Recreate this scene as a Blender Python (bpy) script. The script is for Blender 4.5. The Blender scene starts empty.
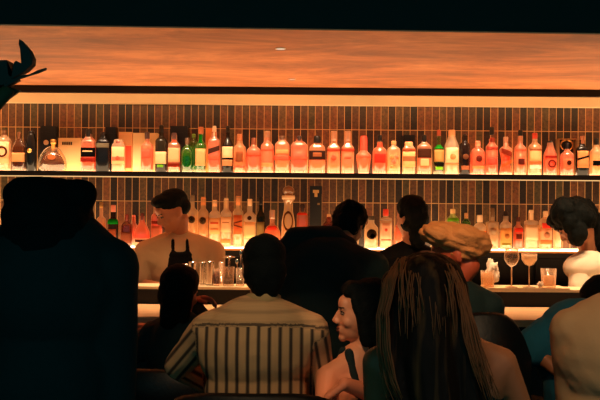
import bpy, bmesh, math, random
from mathutils import Vector, Matrix, noise
random.seed(7)
S = bpy.context.scene
C = S.collection
PI = math.pi

# ------------------------------------------------------------------ camera, world, lights, exposure
F = 840.0                      # focal length in pixels for the 600 px wide frame
ROLL = 0.0083
EYE = 1.5
cam = bpy.data.objects.new('camera', bpy.data.cameras.new('camera'))
C.objects.link(cam)
cam.location = (0, 0, EYE)
cam.rotation_euler = (PI/2, -ROLL, 0)
cam.data.sensor_width = 36
cam.data.lens = F*36/600
cam.data.clip_start = .05
S.camera = cam
S.view_settings.view_transform = 'Standard'
S.view_settings.look = 'None'
S.view_settings.gamma = 1
S.view_settings.exposure = 0
S.view_settings.use_curve_mapping = False
S.cycles.use_denoising = True
S.cycles.max_bounces = 10
S.cycles.transparent_max_bounces = 16
S.cycles.sample_clamp_indirect = 4

w = bpy.data.worlds.new('world'); S.world = w; w.use_nodes = True
w.node_tree.nodes['Background'].inputs[0].default_value = (.10, .56, .60, 1)
w.node_tree.nodes['Background'].inputs[1].default_value = .26

def srgb(c):
    return tuple(x/12.92 if x <= .04045 else ((x+.055)/1.055)**2.4 for x in c)

def area(name, loc, rot, sx, sy, power, col):
    l = bpy.data.lights.new(name, 'AREA'); l.shape = 'RECTANGLE'; l.size = sx; l.size_y = sy
    l.energy = power; l.color = col
    o = bpy.data.objects.new(name, l); C.objects.link(o); o.location = loc; o.rotation_euler = rot
    return o
def spot(name, loc, target, power, col, angle=70, blend=.6, size=.05):
    l = bpy.data.lights.new(name, 'SPOT'); l.energy = power; l.color = col
    l.spot_size = math.radians(angle); l.spot_blend = blend; l.shadow_soft_size = size
    o = bpy.data.objects.new(name, l); C.objects.link(o); o.location = loc
    o.rotation_euler = (Vector(target)-Vector(loc)).to_track_quat('-Z', 'Y').to_euler()
    return o
WARM = (1, .50, .20)
WARM2 = (1, .62, .32)
# unseen area light added behind the bar to brighten the canopy
area('canopy_fill', (0, 5.35, 1.0), (PI-.12, 0, 0), 7.0, .25, 47, (1, .48, .20))
# unseen strip of fill light added above the bar to lift the ledge
l = area('ledge_fill', (0, 4.50, 2.28), (0, 0, 0), 6.6, .05, 26, (1, .62, .34)); l.data.spread = math.radians(48)
# narrow lamp run on the beam, grazing the bottle shoulders from above and in front
l = area('beam_run_lamp', (0, 5.93, 2.235), (.50, 0, 0), 6.6, .02, 12, (1, .72, .46)); l.data.spread = math.radians(35)
# ceiling lamps over the guests (above the frame), plus unseen spots added for single figures
spot('guest_spot', (-.35, 1.55, 2.6), (-.17, 3.0, 1.08), 48, WARM2, 26)
spot('guest_spot', (.55, 1.2, 2.6), (.98, 2.7, 1.0), 50, WARM2, 34)
spot('guest_spot', (-.35, 2.0, 2.3), (.155, 3.0, 1.06), 26, (1, .52, .28), 10, size=.03)  # added spot that brightens the face of the woman in profile
spot('guest_spot', (.05, 1.7, 2.3), (.134, 2.85, .863), 40, (1, .36, .17), 9, size=.03)  # added spot that brightens her forearm
spot('bar_lamp', (1.45, 4.2, 2.25), (1.7, 4.85, 1.1), 30, WARM2, 36)
spot('bar_lamp', (-.6, 4.15, 2.25), (-.75, 5.0, 1.15), 5, WARM2, 40)
spot('guest_spot', (.55, 2.0, 2.6), (.60, 3.3, 1.36), 80, (1, .58, .28), 20)  # added spot that warms the blond hair
spot('guest_spot', (.75, 1.1, 2.5), (.33, 2.2, 1.0), 15, (1, .5, .22), 28)  # added spot that lifts the long streaked hair

# ------------------------------------------------------------------ helpers
def P(px, py, D):
    a, b = px-300, py-200
    return Vector(((a+b*ROLL)*D/F, D, EYE-(-a*ROLL+b)*D/F))

def link(o, parent=None):
    C.objects.link(o)
    if parent is not None: o.parent = parent
    return o
def mesh_obj(name, bm, m, parent=None, smooth=False, loc=None):
    me = bpy.data.meshes.new(name)
    bmesh.ops.recalc_face_normals(bm, faces=bm.faces)
    bm.to_mesh(me); bm.free()
    o = bpy.data.objects.new(name, me)
    if smooth:
        for p in me.polygons: p.use_smooth = True
    me.materials.append(m)
    if loc is not None: o.location = loc
    return link(o, parent)
def tag(o, label, cat, group=None):
    o['label'] = label; o['category'] = cat
    if group: o['group'] = group
    return o
def thing(name, label, cat, loc=(0, 0, 0), rz=0, group=None):
    o = bpy.data.objects.new(name, None); o.empty_display_size = .05
    C.objects.link(o); o.location = loc; o.rotation_euler = (0, 0, rz)
    return tag(o, label, cat, group)
def struct(name, bm, m, parent=None):
    o = mesh_obj(name, bm, m, parent)
    if parent is None: o['kind'] = 'structure'
    return o
def box(bm, x0, x1, y0, y1, z0, z1, bev=0):
    vs = [bm.verts.new((x, y, z)) for x in (x0, x1) for y in (y0, y1) for z in (z0, z1)]
    idx = [(0, 1, 3, 2), (4, 6, 7, 5), (0, 4, 5, 1), (2, 3, 7, 6), (0, 2, 6, 4), (1, 5, 7, 3)]
    fs = [bm.faces.new([vs[i] for i in f]) for f in idx]
    if bev:
        es = {e for f in fs for e in f.edges}
        bmesh.ops.bevel(bm, geom=list(es), offset=bev, segments=2, affect='EDGES')
    return bm
def BM(): return bmesh.new()
def bx(*a, **k): return box(BM(), *a, **k)
def lathe(bm, prof, n=20, ex=2.0, dr=1.0, a0=0, a1=2*PI, cap=True, off=(0, 0)):
    """prof: (r, z); ex: superellipse exponent (2 round, 6 squarish); dr: depth / width"""
    full = abs((a1-a0)-2*PI) < 1e-6
    cnt = n if full else n+1
    rings = []
    for r, z in prof:
        ring = []
        for i in range(cnt):
            t = a0+(a1-a0)*i/n
            c, s = math.cos(t), math.sin(t)
            k = (abs(c)**ex+abs(s)**ex)**(-1/ex)
            ring.append(bm.verts.new((off[0]+r*k*c, off[1]+r*k*s*dr, z)))
        rings.append(ring)
    for j in range(len(rings)-1):
        for i in range(n):
            i2 = (i+1) % cnt if full else i+1
            bm.faces.new((rings[j][i], rings[j][i2], rings[j+1][i2], rings[j+1][i]))
    if full and cap:
        if prof[0][0] > 0: bm.faces.new(rings[0][::-1])
        if prof[-1][0] > 0: bm.faces.new(rings[-1])
    return bm
def tube(bm, pts, r, n=8, r1=None):
    pts = [Vector(p) for p in pts]
    if r1 is None: r1 = r
    rings = []
    up = Vector((.01, .02, 1)).normalized()
    for i, p in enumerate(pts):
        d = (pts[min(i+1, len(pts)-1)]-pts[max(i-1, 0)]).normalized()
        a = d.cross(up)
        if a.length < .05: a = d.cross(Vector((1, 0, 0)))
        a.normalize(); b = d.cross(a)
        rr = r+(r1-r)*i/(len(pts)-1)
        rings.append([bm.verts.new(p+a*rr*math.cos(2*PI*k/n)+b*rr*math.sin(2*PI*k/n)) for k in range(n)])
    for j in range(len(rings)-1):
        for k in range(n):
            bm.faces.new((rings[j][k], rings[j][(k+1) % n], rings[j+1][(k+1) % n], rings[j+1][k]))
    bm.faces.new(rings[0][::-1]); bm.faces.new(rings[-1])
    return bm

# ------------------------------------------------------------------ materials
def newmat(name):
    m = bpy.data.materials.new(name); m.use_nodes = True
    nt = m.node_tree; nt.nodes.clear()
    out = nt.nodes.new('ShaderNodeOutputMaterial')
    return m, nt, out
CACHE = {}
def mat(name, col, rough=.6, metal=0, spec=.5, bump=0, bscale=60, vary=0, vscale=20):
    key = ('m', name)
    if key in CACHE: return CACHE[key]
    m, nt, out = newmat(name)
    b = nt.nodes.new('ShaderNodeBsdfPrincipled')
    c = srgb(col)
    b.inputs['Base Color'].default_value = (*c, 1)
    b.inputs['Roughness'].default_value = rough
    b.inputs['Metallic'].default_value = metal
    b.inputs['Specular IOR Level'].default_value = spec
    nt.links.new(b.outputs[0], out.inputs[0])
    tc = nt.nodes.new('ShaderNodeTexCoord')
    if vary:
        nz = nt.nodes.new('ShaderNodeTexNoise'); nz.inputs['Scale'].default_value = vscale; nz.inputs['Detail'].default_value = 5
        mx = nt.nodes.new('ShaderNodeMix'); mx.data_type = 'RGBA'
        nt.links.new(tc.outputs['Object'], nz.inputs['Vector'])
        nt.links.new(nz.outputs[0], mx.inputs[0])
        mx.inputs[6].default_value = (*[x*(1-vary) for x in c], 1)
        mx.inputs[7].default_value = (*[min(1, x*(1+vary)) for x in c], 1)
        nt.links.new(mx.outputs[2], b.inputs['Base Color'])
    if bump:
        nz = nt.nodes.new('ShaderNodeTexNoise'); nz.inputs['Scale'].default_value = bscale; nz.inputs['Detail'].default_value = 4
        bp = nt.nodes.new('ShaderNodeBump'); bp.inputs['Strength'].default_value = bump; bp.inputs['Distance'].default_value = .01
        nt.links.new(tc.outputs['Object'], nz.inputs['Vector'])
        nt.links.new(nz.outputs[0], bp.inputs['Height']); nt.links.new(bp.outputs[0], b.inputs['Normal'])
    CACHE[key] = m
    return m
def emit(name, col, s):
    m, nt, out = newmat(name)
    e = nt.nodes.new('ShaderNodeEmission'); e.inputs[0].default_value = (*col, 1); e.inputs[1].default_value = s
    nt.links.new(e.outputs[0], out.inputs[0])
    return m
def glass(col, dens=.5, gloss=.08):
    """thin walled coloured glass with what it holds: lets light through and scatters some of it"""
    key = ('g', col, dens, gloss)
    if key in CACHE: return CACHE[key]
    m, nt, out = newmat('tinted_glass')
    if max(col) > .8: col = tuple(a+(b-a)*.32 for a, b in zip(col, (1, .84, .66)))
    c = srgb(col)
    tr = nt.nodes.new('ShaderNodeBsdfTransparent'); tr.inputs[0].default_value = (*[x**.35 for x in c], 1)
    tl = nt.nodes.new('ShaderNodeBsdfTranslucent'); tl.inputs[0].default_value = (*c, 1)
    df = nt.nodes.new('ShaderNodeBsdfDiffuse'); df.inputs[0].default_value = (*c, 1)
    m0 = nt.nodes.new('ShaderNodeMixShader'); m0.inputs[0].default_value = .35
    nt.links.new(tl.outputs[0], m0.inputs[1]); nt.links.new(df.outputs[0], m0.inputs[2])
    gl = nt.nodes.new('ShaderNodeBsdfGlossy'); gl.inputs['Roughness'].default_value = .12
    m1 = nt.nodes.new('ShaderNodeMixShader'); m1.inputs[0].default_value = dens
    nt.links.new(tr.outputs[0], m1.inputs[1]); nt.links.new(m0.outputs[0], m1.inputs[2])
    lw = nt.nodes.new('ShaderNodeLayerWeight'); lw.inputs[0].default_value = .25
    ml = nt.nodes.new('ShaderNodeMath'); ml.operation = 'MULTIPLY_ADD'
    ml.inputs[1].default_value = .25; ml.inputs[2].default_value = gloss
    nt.links.new(lw.outputs['Facing'], ml.inputs[0])
    m2 = nt.nodes.new('ShaderNodeMixShader')
    nt.links.new(ml.outputs[0], m2.inputs[0])
    te = nt.nodes.new('ShaderNodeBsdfTranslucent'); te.inputs[0].default_value = (1, .84, .66, 1)  # pale rim mixed in by facing, imitating light refracted at the glass edges
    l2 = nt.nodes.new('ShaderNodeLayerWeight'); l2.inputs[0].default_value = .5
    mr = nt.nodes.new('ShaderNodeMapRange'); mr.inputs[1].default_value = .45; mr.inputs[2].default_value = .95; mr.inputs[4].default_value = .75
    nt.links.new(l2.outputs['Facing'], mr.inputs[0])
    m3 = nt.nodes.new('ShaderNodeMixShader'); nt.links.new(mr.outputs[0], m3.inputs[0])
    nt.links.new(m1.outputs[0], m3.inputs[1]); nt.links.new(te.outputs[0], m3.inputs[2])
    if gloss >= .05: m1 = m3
    nt.links.new(m1.outputs[0], m2.inputs[1]); nt.links.new(gl.outputs[0], m2.inputs[2])
    nt.links.new(m2.outputs[0], out.inputs[0])
    CACHE[key] = m
    return m
def paper(col):
    key = ('p', col)
    if key in CACHE: return CACHE[key]
    m, nt, out = newmat('printed_paper')
    c = srgb(col)
    tl = nt.nodes.new('ShaderNodeBsdfTranslucent'); tl.inputs[0].default_value = (*c, 1)
    df = nt.nodes.new('ShaderNodeBsdfDiffuse'); df.inputs[0].default_value = (*c, 1)
    m0 = nt.nodes.new('ShaderNodeMixShader'); m0.inputs[0].default_value = .5
    nt.links.new(tl.outputs[0], m0.inputs[1]); nt.links.new(df.outputs[0], m0.inputs[2])
    nt.links.new(m0.outputs[0], out.inputs[0])
    CACHE[key] = m
    return m

def tile_mat():
    m, nt, out = newmat('glazed_stick_tiles')
    N = nt.nodes; L = nt.links
    b = N.new('ShaderNodeBsdfPrincipled'); L.new(b.outputs[0], out.inputs[0])
    geo = N.new('ShaderNodeNewGeometry'); sep = N.new('ShaderNodeSeparateXYZ'); L.new(geo.outputs['Position'], sep.inputs[0])
    def math_(op, a, bb=None, c=None):
        n = N.new('ShaderNodeMath'); n.operation = op
        for i, v in enumerate((a, bb, c)):
            if v is None: continue
            if isinstance(v, (int, float)): n.inputs[i].default_value = v
            else: L.new(v, n.inputs[i])
        return n.outputs[0]
    W_, H_ = .0553, .553
    u = math_('DIVIDE', sep.outputs[0], W_); u = math_('ADD', u, 100)
    v = math_('DIVIDE', math_('SUBTRACT', sep.outputs[2], 1.482), H_); v = math_('ADD', v, 10)
    fu, fv = math_('FLOOR', u), math_('FLOOR', v)
    cu, cv = math_('SUBTRACT', u, fu), math_('SUBTRACT', v, fv)
    comb = N.new('ShaderNodeCombineXYZ'); L.new(fu, comb.inputs[0]); L.new(fv, comb.inputs[1])
    wn = N.new('ShaderNodeTexWhiteNoise'); wn.noise_dimensions = '3D'; L.new(comb.outputs[0], wn.inputs['Vector'])
    cr = N.new('ShaderNodeValToRGB'); L.new(wn.outputs['Value'], cr.inputs[0])
    cr.color_ramp.interpolation = 'CONSTANT'
    cols = [(0, (.17, .13, .10)), (.16, (.24, .17, .12)), (.3, (.34, .25, .16)), (.42, (.38, .26, .18)), (.56, (.43, .28, .19)),
            (.66, (.32, .28, .19)), (.76, (.48, .31, .20)), (.84, (.20, .15, .12)), (.92, (.42, .33, .22))]
    while len(cr.color_ramp.elements) < len(cols): cr.color_ramp.elements.new(.5)
    for e, (p, c) in zip(cr.color_ramp.elements, cols):
        e.position = p; e.color = (*srgb(c), 1)
    nz = N.new('ShaderNodeTexNoise'); nz.inputs['Scale'].default_value = 48; nz.inputs['Detail'].default_value = 9; nz.inputs['Roughness'].default_value = .7
    L.new(geo.outputs['Position'], nz.inputs['Vector'])
    mx = N.new('ShaderNodeMix'); mx.data_type = 'RGBA'; mx.blend_type = 'MULTIPLY'; mx.inputs[0].default_value = .8
    L.new(cr.outputs[0], mx.inputs[6])
    r2 = N.new('ShaderNodeValToRGB'); L.new(nz.outputs[0], r2.inputs[0])
    r2.color_ramp.elements[0].position = .3; r2.color_ramp.elements[0].color = (.16, .18, .18, 1)
    r2.color_ramp.elements[1].position = .68; r2.color_ramp.elements[1].color = (1.5, 1.25, 1.0, 1)
    L.new(r2.outputs[0], mx.inputs[7])
    g = .04
    eu = math_('MINIMUM', cu, math_('SUBTRACT', 1, cu))
    ev = math_('MULTIPLY', math_('MINIMUM', cv, math_('SUBTRACT', 1, cv)), H_/W_)
    e = math_('MINIMUM', eu, ev)
    gm = math_('LESS_THAN', e, g)
    mg = N.new('ShaderNodeMix'); mg.data_type = 'RGBA'; L.new(gm, mg.inputs[0]); L.new(mx.outputs[2], mg.inputs[6])
    mg.inputs[7].default_value = (*srgb((.80, .62, .40)), 1)
    L.new(mg.outputs[2], b.inputs['Base Color'])
    L.new(math_('MULTIPLY_ADD', gm, .4, .38), b.inputs['Roughness'])
    bp = N.new('ShaderNodeBump'); bp.inputs['Distance'].default_value = .004; bp.inputs['Strength'].default_value = .5
    hh = math_('ADD', math_('MULTIPLY', math_('SUBTRACT', 1, gm), 1.0), math_('MULTIPLY', nz.outputs[0], .5))
    L.new(hh, bp.inputs['Height']); L.new(bp.outputs[0], b.inputs['Normal'])
    return m
def canopy_mat():
    m, nt, out = newmat('brushed_copper_plaster')
    N = nt.nodes; L = nt.links
    b = N.new('ShaderNodeBsdfPrincipled'); L.new(b.outputs[0], out.inputs[0])
    geo = N.new('ShaderNodeNewGeometry')
    mp = N.new('ShaderNodeMapping'); mp.inputs['Scale'].default_value = (.7, 1.7, 1)
    L.new(geo.outputs['Position'], mp.inputs[0])
    n1 = N.new('ShaderNodeTexNoise'); n1.inputs['Scale'].default_value = 1.6; n1.inputs['Detail'].default_value = 9; n1.inputs['Roughness'].default_value = .7; n1.inputs['Distortion'].default_value = .35
    L.new(mp.outputs[0], n1.inputs['Vector'])
    cr = N.new('ShaderNodeValToRGB'); L.new(n1.outputs[0], cr.inputs[0])
    cr.color_ramp.elements[0].position = .36; cr.color_ramp.elements[0].color = (*srgb((.58, .37, .24)), 1)
    cr.color_ramp.elements[1].position = .62; cr.color_ramp.elements[1].color = (*srgb((.88, .60, .38)), 1)
    e = cr.color_ramp.elements.new(.5); e.color = (*srgb((.76, .49, .30)), 1)
    L.new(cr.outputs[0], b.inputs['Base Color'])
    b.inputs['Roughness'].default_value = .55
    bp = N.new('ShaderNodeBump'); bp.inputs['Distance'].default_value = .01; bp.inputs['Strength'].default_value = .15
    L.new(n1.outputs[0], bp.inputs['Height']); L.new(bp.outputs[0], b.inputs['Normal'])
    return m
def wood_mat():
    m, nt, out = newmat('oiled_wood')
    N = nt.nodes; L = nt.links
    b = N.new('ShaderNodeBsdfPrincipled'); L.new(b.outputs[0], out.inputs[0])
    tc = N.new('ShaderNodeTexCoord'); mp = N.new('ShaderNodeMapping'); mp.inputs['Scale'].default_value = (.6, 8, 8)
    L.new(tc.outputs['Object'], mp.inputs[0])
    n1 = N.new('ShaderNodeTexNoise'); n1.inputs['Scale'].default_value = 6; n1.inputs['Detail'].default_value = 6
    L.new(mp.outputs[0], n1.inputs['Vector'])
    cr = N.new('ShaderNodeValToRGB'); L.new(n1.outputs[0], cr.inputs[0])
    cr.color_ramp.elements[0].color = (*srgb((.72, .56, .40)), 1); cr.color_ramp.elements[1].color = (*srgb((.90, .76, .58)), 1)
    L.new(cr.outputs[0], b.inputs['Base Color']); b.inputs['Roughness'].default_value = .5
    return m

BLACK = mat('black_lacquer', (.045, .045, .045), .5, spec=.3)
STAFFBLACK = mat('deep_black_cloth', (.04, .04, .045), .9, spec=.15, bump=.2, bscale=90)
DARKWALL = mat('dark_painted_wall', (.11, .25, .255), .8, bump=.1)
FLOORM = mat('dark_stone_floor', (.14, .13, .12), .5, vary=.3, vscale=3)
TILE = tile_mat(); CANOPY = canopy_mat(); WOOD = wood_mat()
CREAMP = mat('cream_plaster', (.88, .80, .64), .7, vary=.08, vscale=6)
STEEL = mat('polished_steel', (.85, .82, .78), .2, metal=1)
GOLD = mat('gold_metal', (.90, .70, .40), .3, metal=1)
PANEL = emit('lit_shelf_panel', (1, .64, .33), 7.0)
LED = emit('led_diffuser', (1, .56, .22), 1.0)
LEDC = emit('cove_led', (1, .55, .22), 8.5)
BLACKCLOTH = mat('black_cloth', (.075, .155, .16), .85, spec=.3, bump=.2, bscale=90)

# ------------------------------------------------------------------ the room
struct('floor', bx(-3.6, 3.6, -1.0, 6.5, -.1, 0), FLOORM)
struct('wall_back', bx(-3.6, 3.6, 6.36, 6.5, 0, 2.7), TILE)
struct('wall_left', bx(-3.7, -3.6, .5, 6.5, 0, 2.8), DARKWALL)
struct('wall_right', bx(3.6, 3.7, .5, 6.5, 0, 2.8), DARKWALL)
struct('ceiling', bx(-3.6, 3.6, .9, 3.93, 2.7, 2.8), DARKWALL)
# lowered copper coloured canopy over the bar, its dark fascia in front, the beam and lit cove at the back
fb = bx(-3.6, 3.6, 3.86, 3.89, 2.287, 2.72)
for v in fb.verts: v.co.y += .034*v.co.x
struct('trim_1', fb, DARKWALL)      # fascia
fb = bx(-3.6, 3.6, 3.87, 6.36, 2.292, 2.352)
for v in fb.verts:
    if v.co.y < 5: v.co.y += .034*v.co.x
ca = struct('ceiling_canopy', fb, CANOPY)
struct('trim_2', bx(-3.6, 3.6, 5.90, 5.945, 2.243, 2.292), BLACK)        # beam
struct('trim_3', bx(-3.6, 3.6, 6.30, 6.36, 2.2135, 2.292), CREAMP)        # lit cove band
led = mesh_obj('cove_light_strip', bx(-3.55, 3.55, 5.946, 5.962, 2.252, 2.284), LEDC)
tag(led, 'long warm light strip hidden behind dark beam along the canopy', 'light strip')

# two recessed lights on the canopy
for (px, py, wpx, lab) in ((280.5, 48.5, 10, 'larger of two small lit slots on the copper canopy, nearer its front edge'),
                           (292, 79, 7, 'smaller of two small lit slots on the copper canopy, nearer the dark beam')):
    D = .792*F/(200-py+(px-300)*ROLL)
    p = P(px, py, D); hw = wpx/2*D/F
    t = thing('ceiling_light', lab, 'light', (p.x, p.y, 2.292), 0, 'recessed lights in the canopy')
    bm = BM(); lathe(bm, [(hw*1.0, -.002), (hw*1.0, .01)], 24, dr=1.0); mesh_obj('diffuser', bm, CACHE.setdefault('dl', emit('downlight', (1, .78, .55), .95)), t)
    bm = BM(); lathe(bm, [(hw*1.0, -.001), (hw*1.06, -.004), (hw*1.1, 0)], 24, dr=1.0, cap=False); mesh_obj('trim_ring', bm, GOLD, t)

# ------------------------------------------------------------------ back bar: shelf, lit counter, cabinets
SH1, SH2 = 1.6965, 1.148
t = thing('bottle_shelf', 'long black upper shelf with glowing top, full of bottles, on the tiled wall', 'shelf', (0, 6.2, SH1))
def local(o, root):  # build in world space, then keep coordinates relative to the root
    o.location = -Vector(root.location); return o
local(mesh_obj('shelf_board', box(bx(-3.4, 3.4, 6.05, 6.36, SH1-.036, SH1-.004), -3.4, 3.4, 6.05, 6.062, SH1-.006, SH1-.0002), BLACK, t), t)
local(mesh_obj('light_panel', bx(-3.39, 3.39, 6.064, 6.345, SH1-.004, SH1), PANEL, t), t)
local(mesh_obj('light_strip', bx(-3.39, 3.39, 6.06, 6.075, SH1-.043, SH1-.036), LED, t), t)
t = thing('back_counter', 'black back counter with glowing top edge under the lower row of bottles', 'counter', (0, 6.2, 0))
local(mesh_obj('counter_top', bx(-3.4, 3.4, 6.03, 6.36, SH2-.05, SH2-.006), BLACK, t), t)
local(mesh_obj('light_panel', bx(-3.39, 3.39, 6.035, 6.35, SH2-.006, SH2), PANEL, t), t)
local(mesh_obj('edge_trim', bx(-3.4, 3.4, 6.018, 6.03, SH2-.014, SH2-.001), mat('brass_edge', (.85, .6, .35), .4, metal=.6), t), t)
for i in range(8):
    x0 = -3.4+i*.85
    c = thing('back_bar_cabinet', 'black cabinet door unit in shade under the back counter', 'cabinet', (x0+.425, 6.2, 0), 0, 'black cabinets under the back counter')
    local(mesh_obj('body', bx(x0+.002, x0+.848, 6.10, 6.355, 0, SH2-.052), BLACK, c), c)
    d = local(mesh_obj('door', bx(x0+.01, x0+.84, 6.08, 6.10, .1, SH2-.06), BLACK, c), c)
    h = mesh_obj('handle', bx(x0+.78, x0+.80, 6.065, 6.08, .7, .85), STEEL, d)

# ------------------------------------------------------------------ bottles
ST = {}
def ring_surface(bm, prof, ex, dr, span, off, thick):
    a0 = -PI/2-span; a1 = -PI/2+span
    lathe(bm, [(r+off, z) for r, z in prof], 12, ex, (prof[0][0]*dr+off)/(prof[0][0]+off), a0, a1)
def bottle(x, w, top, sh, nw, col, base='u', cap=None, lab=None, mk=(), n=2, dr=None, D=None, prof='round',
           dens=.55, fill=None, dark=False, text='', cat='bottle', name='liquor_bottle', foot=None):
    """all in photo pixels at the bottle's own distance: x centre, w width, top/sh y of neck top and shoulder"""
    if D is None: D = 6.19
    zb = SH1 if base == 'u' else SH2
    k = D/F
    yb = (200+(EYE-zb)*F/D)+(x-300)*ROLL
    X = P(x, yb, D).x
    H = lambda y: (yb+(y if False else 0)-y)*k
    ymeas_shift = 0
    r = w/2*k; rn = nw/2*k
    hs, ht = H(sh), H(top)
    if dr is None: dr = 1 if n <= 2 else .75
    grp = 'bottles on the upper shelf' if base == 'u' else 'bottles on the back counter'
    t = thing(name, text, cat, (X, D, zb+.0005), 0, grp)
    if prof == 'round':
        body = [(r*.86, 0), (r, .006), (r, hs*.5), (r, hs), (r*.93, hs+r*.28), (r*.72, hs+r*.52), (rn*1.15, hs+r*.75), (rn, hs+r*.95)]
    elif prof == 'slope':
        body = [(r*.9, 0), (r, .006), (r, hs*.5), (r, hs), (r*.9, hs+r*.3), (r*.62, hs+r*.95), (rn*1.1, hs+r*1.5), (rn, hs+r*1.8)]
    elif prof == 'square':
        body = [(r*.94, 0), (r, .005), (r, hs*.5), (r, hs), (r*.96, hs+r*.12), (rn*1.2, hs+r*.25), (rn, hs+r*.4)]
    elif prof == 'taper':
        body = [(r*.62, 0), (r*.68, .006), (r*.85, hs*.5), (r, hs*.92), (r*.97, hs+r*.15), (r*.7, hs+r*.4), (rn*1.1, hs+r*.6), (rn, hs+r*.75)]
    elif prof == 'globe':
        body = [(r*.6, 0), (r*.78, .008), (r*.95, hs*.3), (r, hs*.62), (r*.93, hs*.9), (r*.72, hs+r*.3), (rn*1.2, hs+r*.62), (rn, hs+r*.8)]
    elif prof == 'waist':
        body = [(r*.8, 0), (r*.95, .01), (r*.8, hs*.25), (r*.62, hs*.5), (r*.8, hs*.8), (r, hs), (r*.8, hs+r*.3), (rn, hs+r*.6)]
    else: body = prof(r, rn, hs)
    hn = body[-1][1]
    if ht > hn+.004: body.append((rn, ht-.003))
    body.append((rn*.95, max(ht, hn+.004)))
    bm = BM(); lathe(bm, body, 24, n, dr)
    # only the body section keeps the square section; the neck is round enough at this size
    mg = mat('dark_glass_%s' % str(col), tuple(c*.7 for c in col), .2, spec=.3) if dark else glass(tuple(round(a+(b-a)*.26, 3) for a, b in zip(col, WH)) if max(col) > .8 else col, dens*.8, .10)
    g = mesh_obj('glass_body', bm, mg, t, True)
    if not dark:
        fl = hs*.9 if fill is None else H(fill)
        if fl > .02:
            lp = [(a*.93, z) for a, z in body if z < fl]
            lp[0] = (lp[0][0], .006)
            lp = [q for i, q in enumerate(lp) if i == 0 or q[1] > .008]
            lp.append((lp[-1][0], fl))
            bm = BM(); lathe(bm, lp, 20, n, dr); mesh_obj('liquid', bm, glass(tuple(min(1, c*1.0) for c in col), min(.9, dens+.15), .02), t, True)
    # thick glass base that catches the light of the panel
    if not dark:
        rb = body[1][0]
        bm = BM(); lathe(bm, [(rb*.9, .001), (rb*1.005, .004), (rb*1.005, .021), (rb*.9, .024)], 20, n, dr)
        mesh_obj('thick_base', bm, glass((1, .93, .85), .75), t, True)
    if cap:
        y0, y1, cc, cw = cap
        a, b = H(y1), H(y0); rc = cw/2*k
        bm = BM(); lathe(bm, [(rc, a), (rc*1.02, a+(b-a)*.2), (rc, b-(b-a)*.15), (rc*.85, b)], 16)
        cm = GOLD if cc == 'gold' else (glass((1, .9, .8), .5, .2) if cc == 'clear' else mat('cap_%s' % str(cc), cc, .4))
        mesh_obj('stopper', bm, cm, t, True)
    def surf(nm, y0, y1, c, span, off, parent, metal=False):
        z0, z1 = H(y1), H(y0)
        rr = lambda z: next((body[i][0]+(body[i+1][0]-body[i][0])*((z-body[i][1])/max(1e-6, body[i+1][1]-body[i][1]))
                             for i in range(len(body)-1) if body[i][1] <= z <= body[i+1][1]), body[-1][0])
        bm = BM(); m_ = 4
        pr = [(rr(z0+(z1-z0)*i/m_), z0+(z1-z0)*i/m_) for i in range(m_+1)]
        ring_surface(bm, pr, n, dr, span, off, .001)
        o = mesh_obj(nm, bm, paper(c), parent, True)
        so = o.modifiers.new('thick', 'SOLIDIFY'); so.thickness = .0008; so.offset = 1
        return o
    lo = t
    if lab:
        y0, y1, c = lab[:3]; sp = lab[3] if len(lab) > 3 else 1.15
        lo = surf('label', y0, y1, c, sp, .0006, t)
    for mm in mk:
        kind = mm[0]
        if kind == 'band':                       # printed band, on one bottle a painted green glint
            surf('print', mm[1], mm[2], mm[3], mm[4] if len(mm) > 4 else 1.0, .0022, lo)
        elif kind in ('disc', 'ring'):
            yc, rad, c = mm[1:4]; dx = mm[4] if len(mm) > 4 else 0
            z = H(yc); R_ = rad*k
            yy = -(r*dr+.004) if n > 2 else -(r+.003)
            bm = BM()
            q = [(R_, 0), (R_*.98, .0025)] if kind == 'disc' else [(R_*.66, 0), (R_, 0), (R_, .0025), (R_*.66, .0025), (R_*.66, 0)]
            lathe(bm, q, 20, cap=(kind == 'disc'))
            bmesh.ops.rotate(bm, verts=bm.verts, matrix=Matrix.Rotation(PI/2, 3, 'X'))
            bmesh.ops.translate(bm, verts=bm.verts, vec=(dx*k, yy, z))
            mesh_obj('emblem', bm, GOLD if c == 'gold' else paper(c), lo, True)
        elif kind == 'slash':                    # slanted band across the front
            yc, hh, c, tilt = mm[1:5]
            z = H(yc); bm = BM(); hw = r*.92
            lathe(bm, [(r*1.02, z-hh*k/2), (r*1.02, z+hh*k/2)], 12, n, dr, -PI/2-.9, -PI/2+.9)
            for v in bm.verts: v.co.z += v.co.x*tilt
            o = mesh_obj('print', bm, paper(c), lo)
            so = o.modifiers.new('thick', 'SOLIDIFY'); so.thickness = .001; so.offset = 1
    return t

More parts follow.
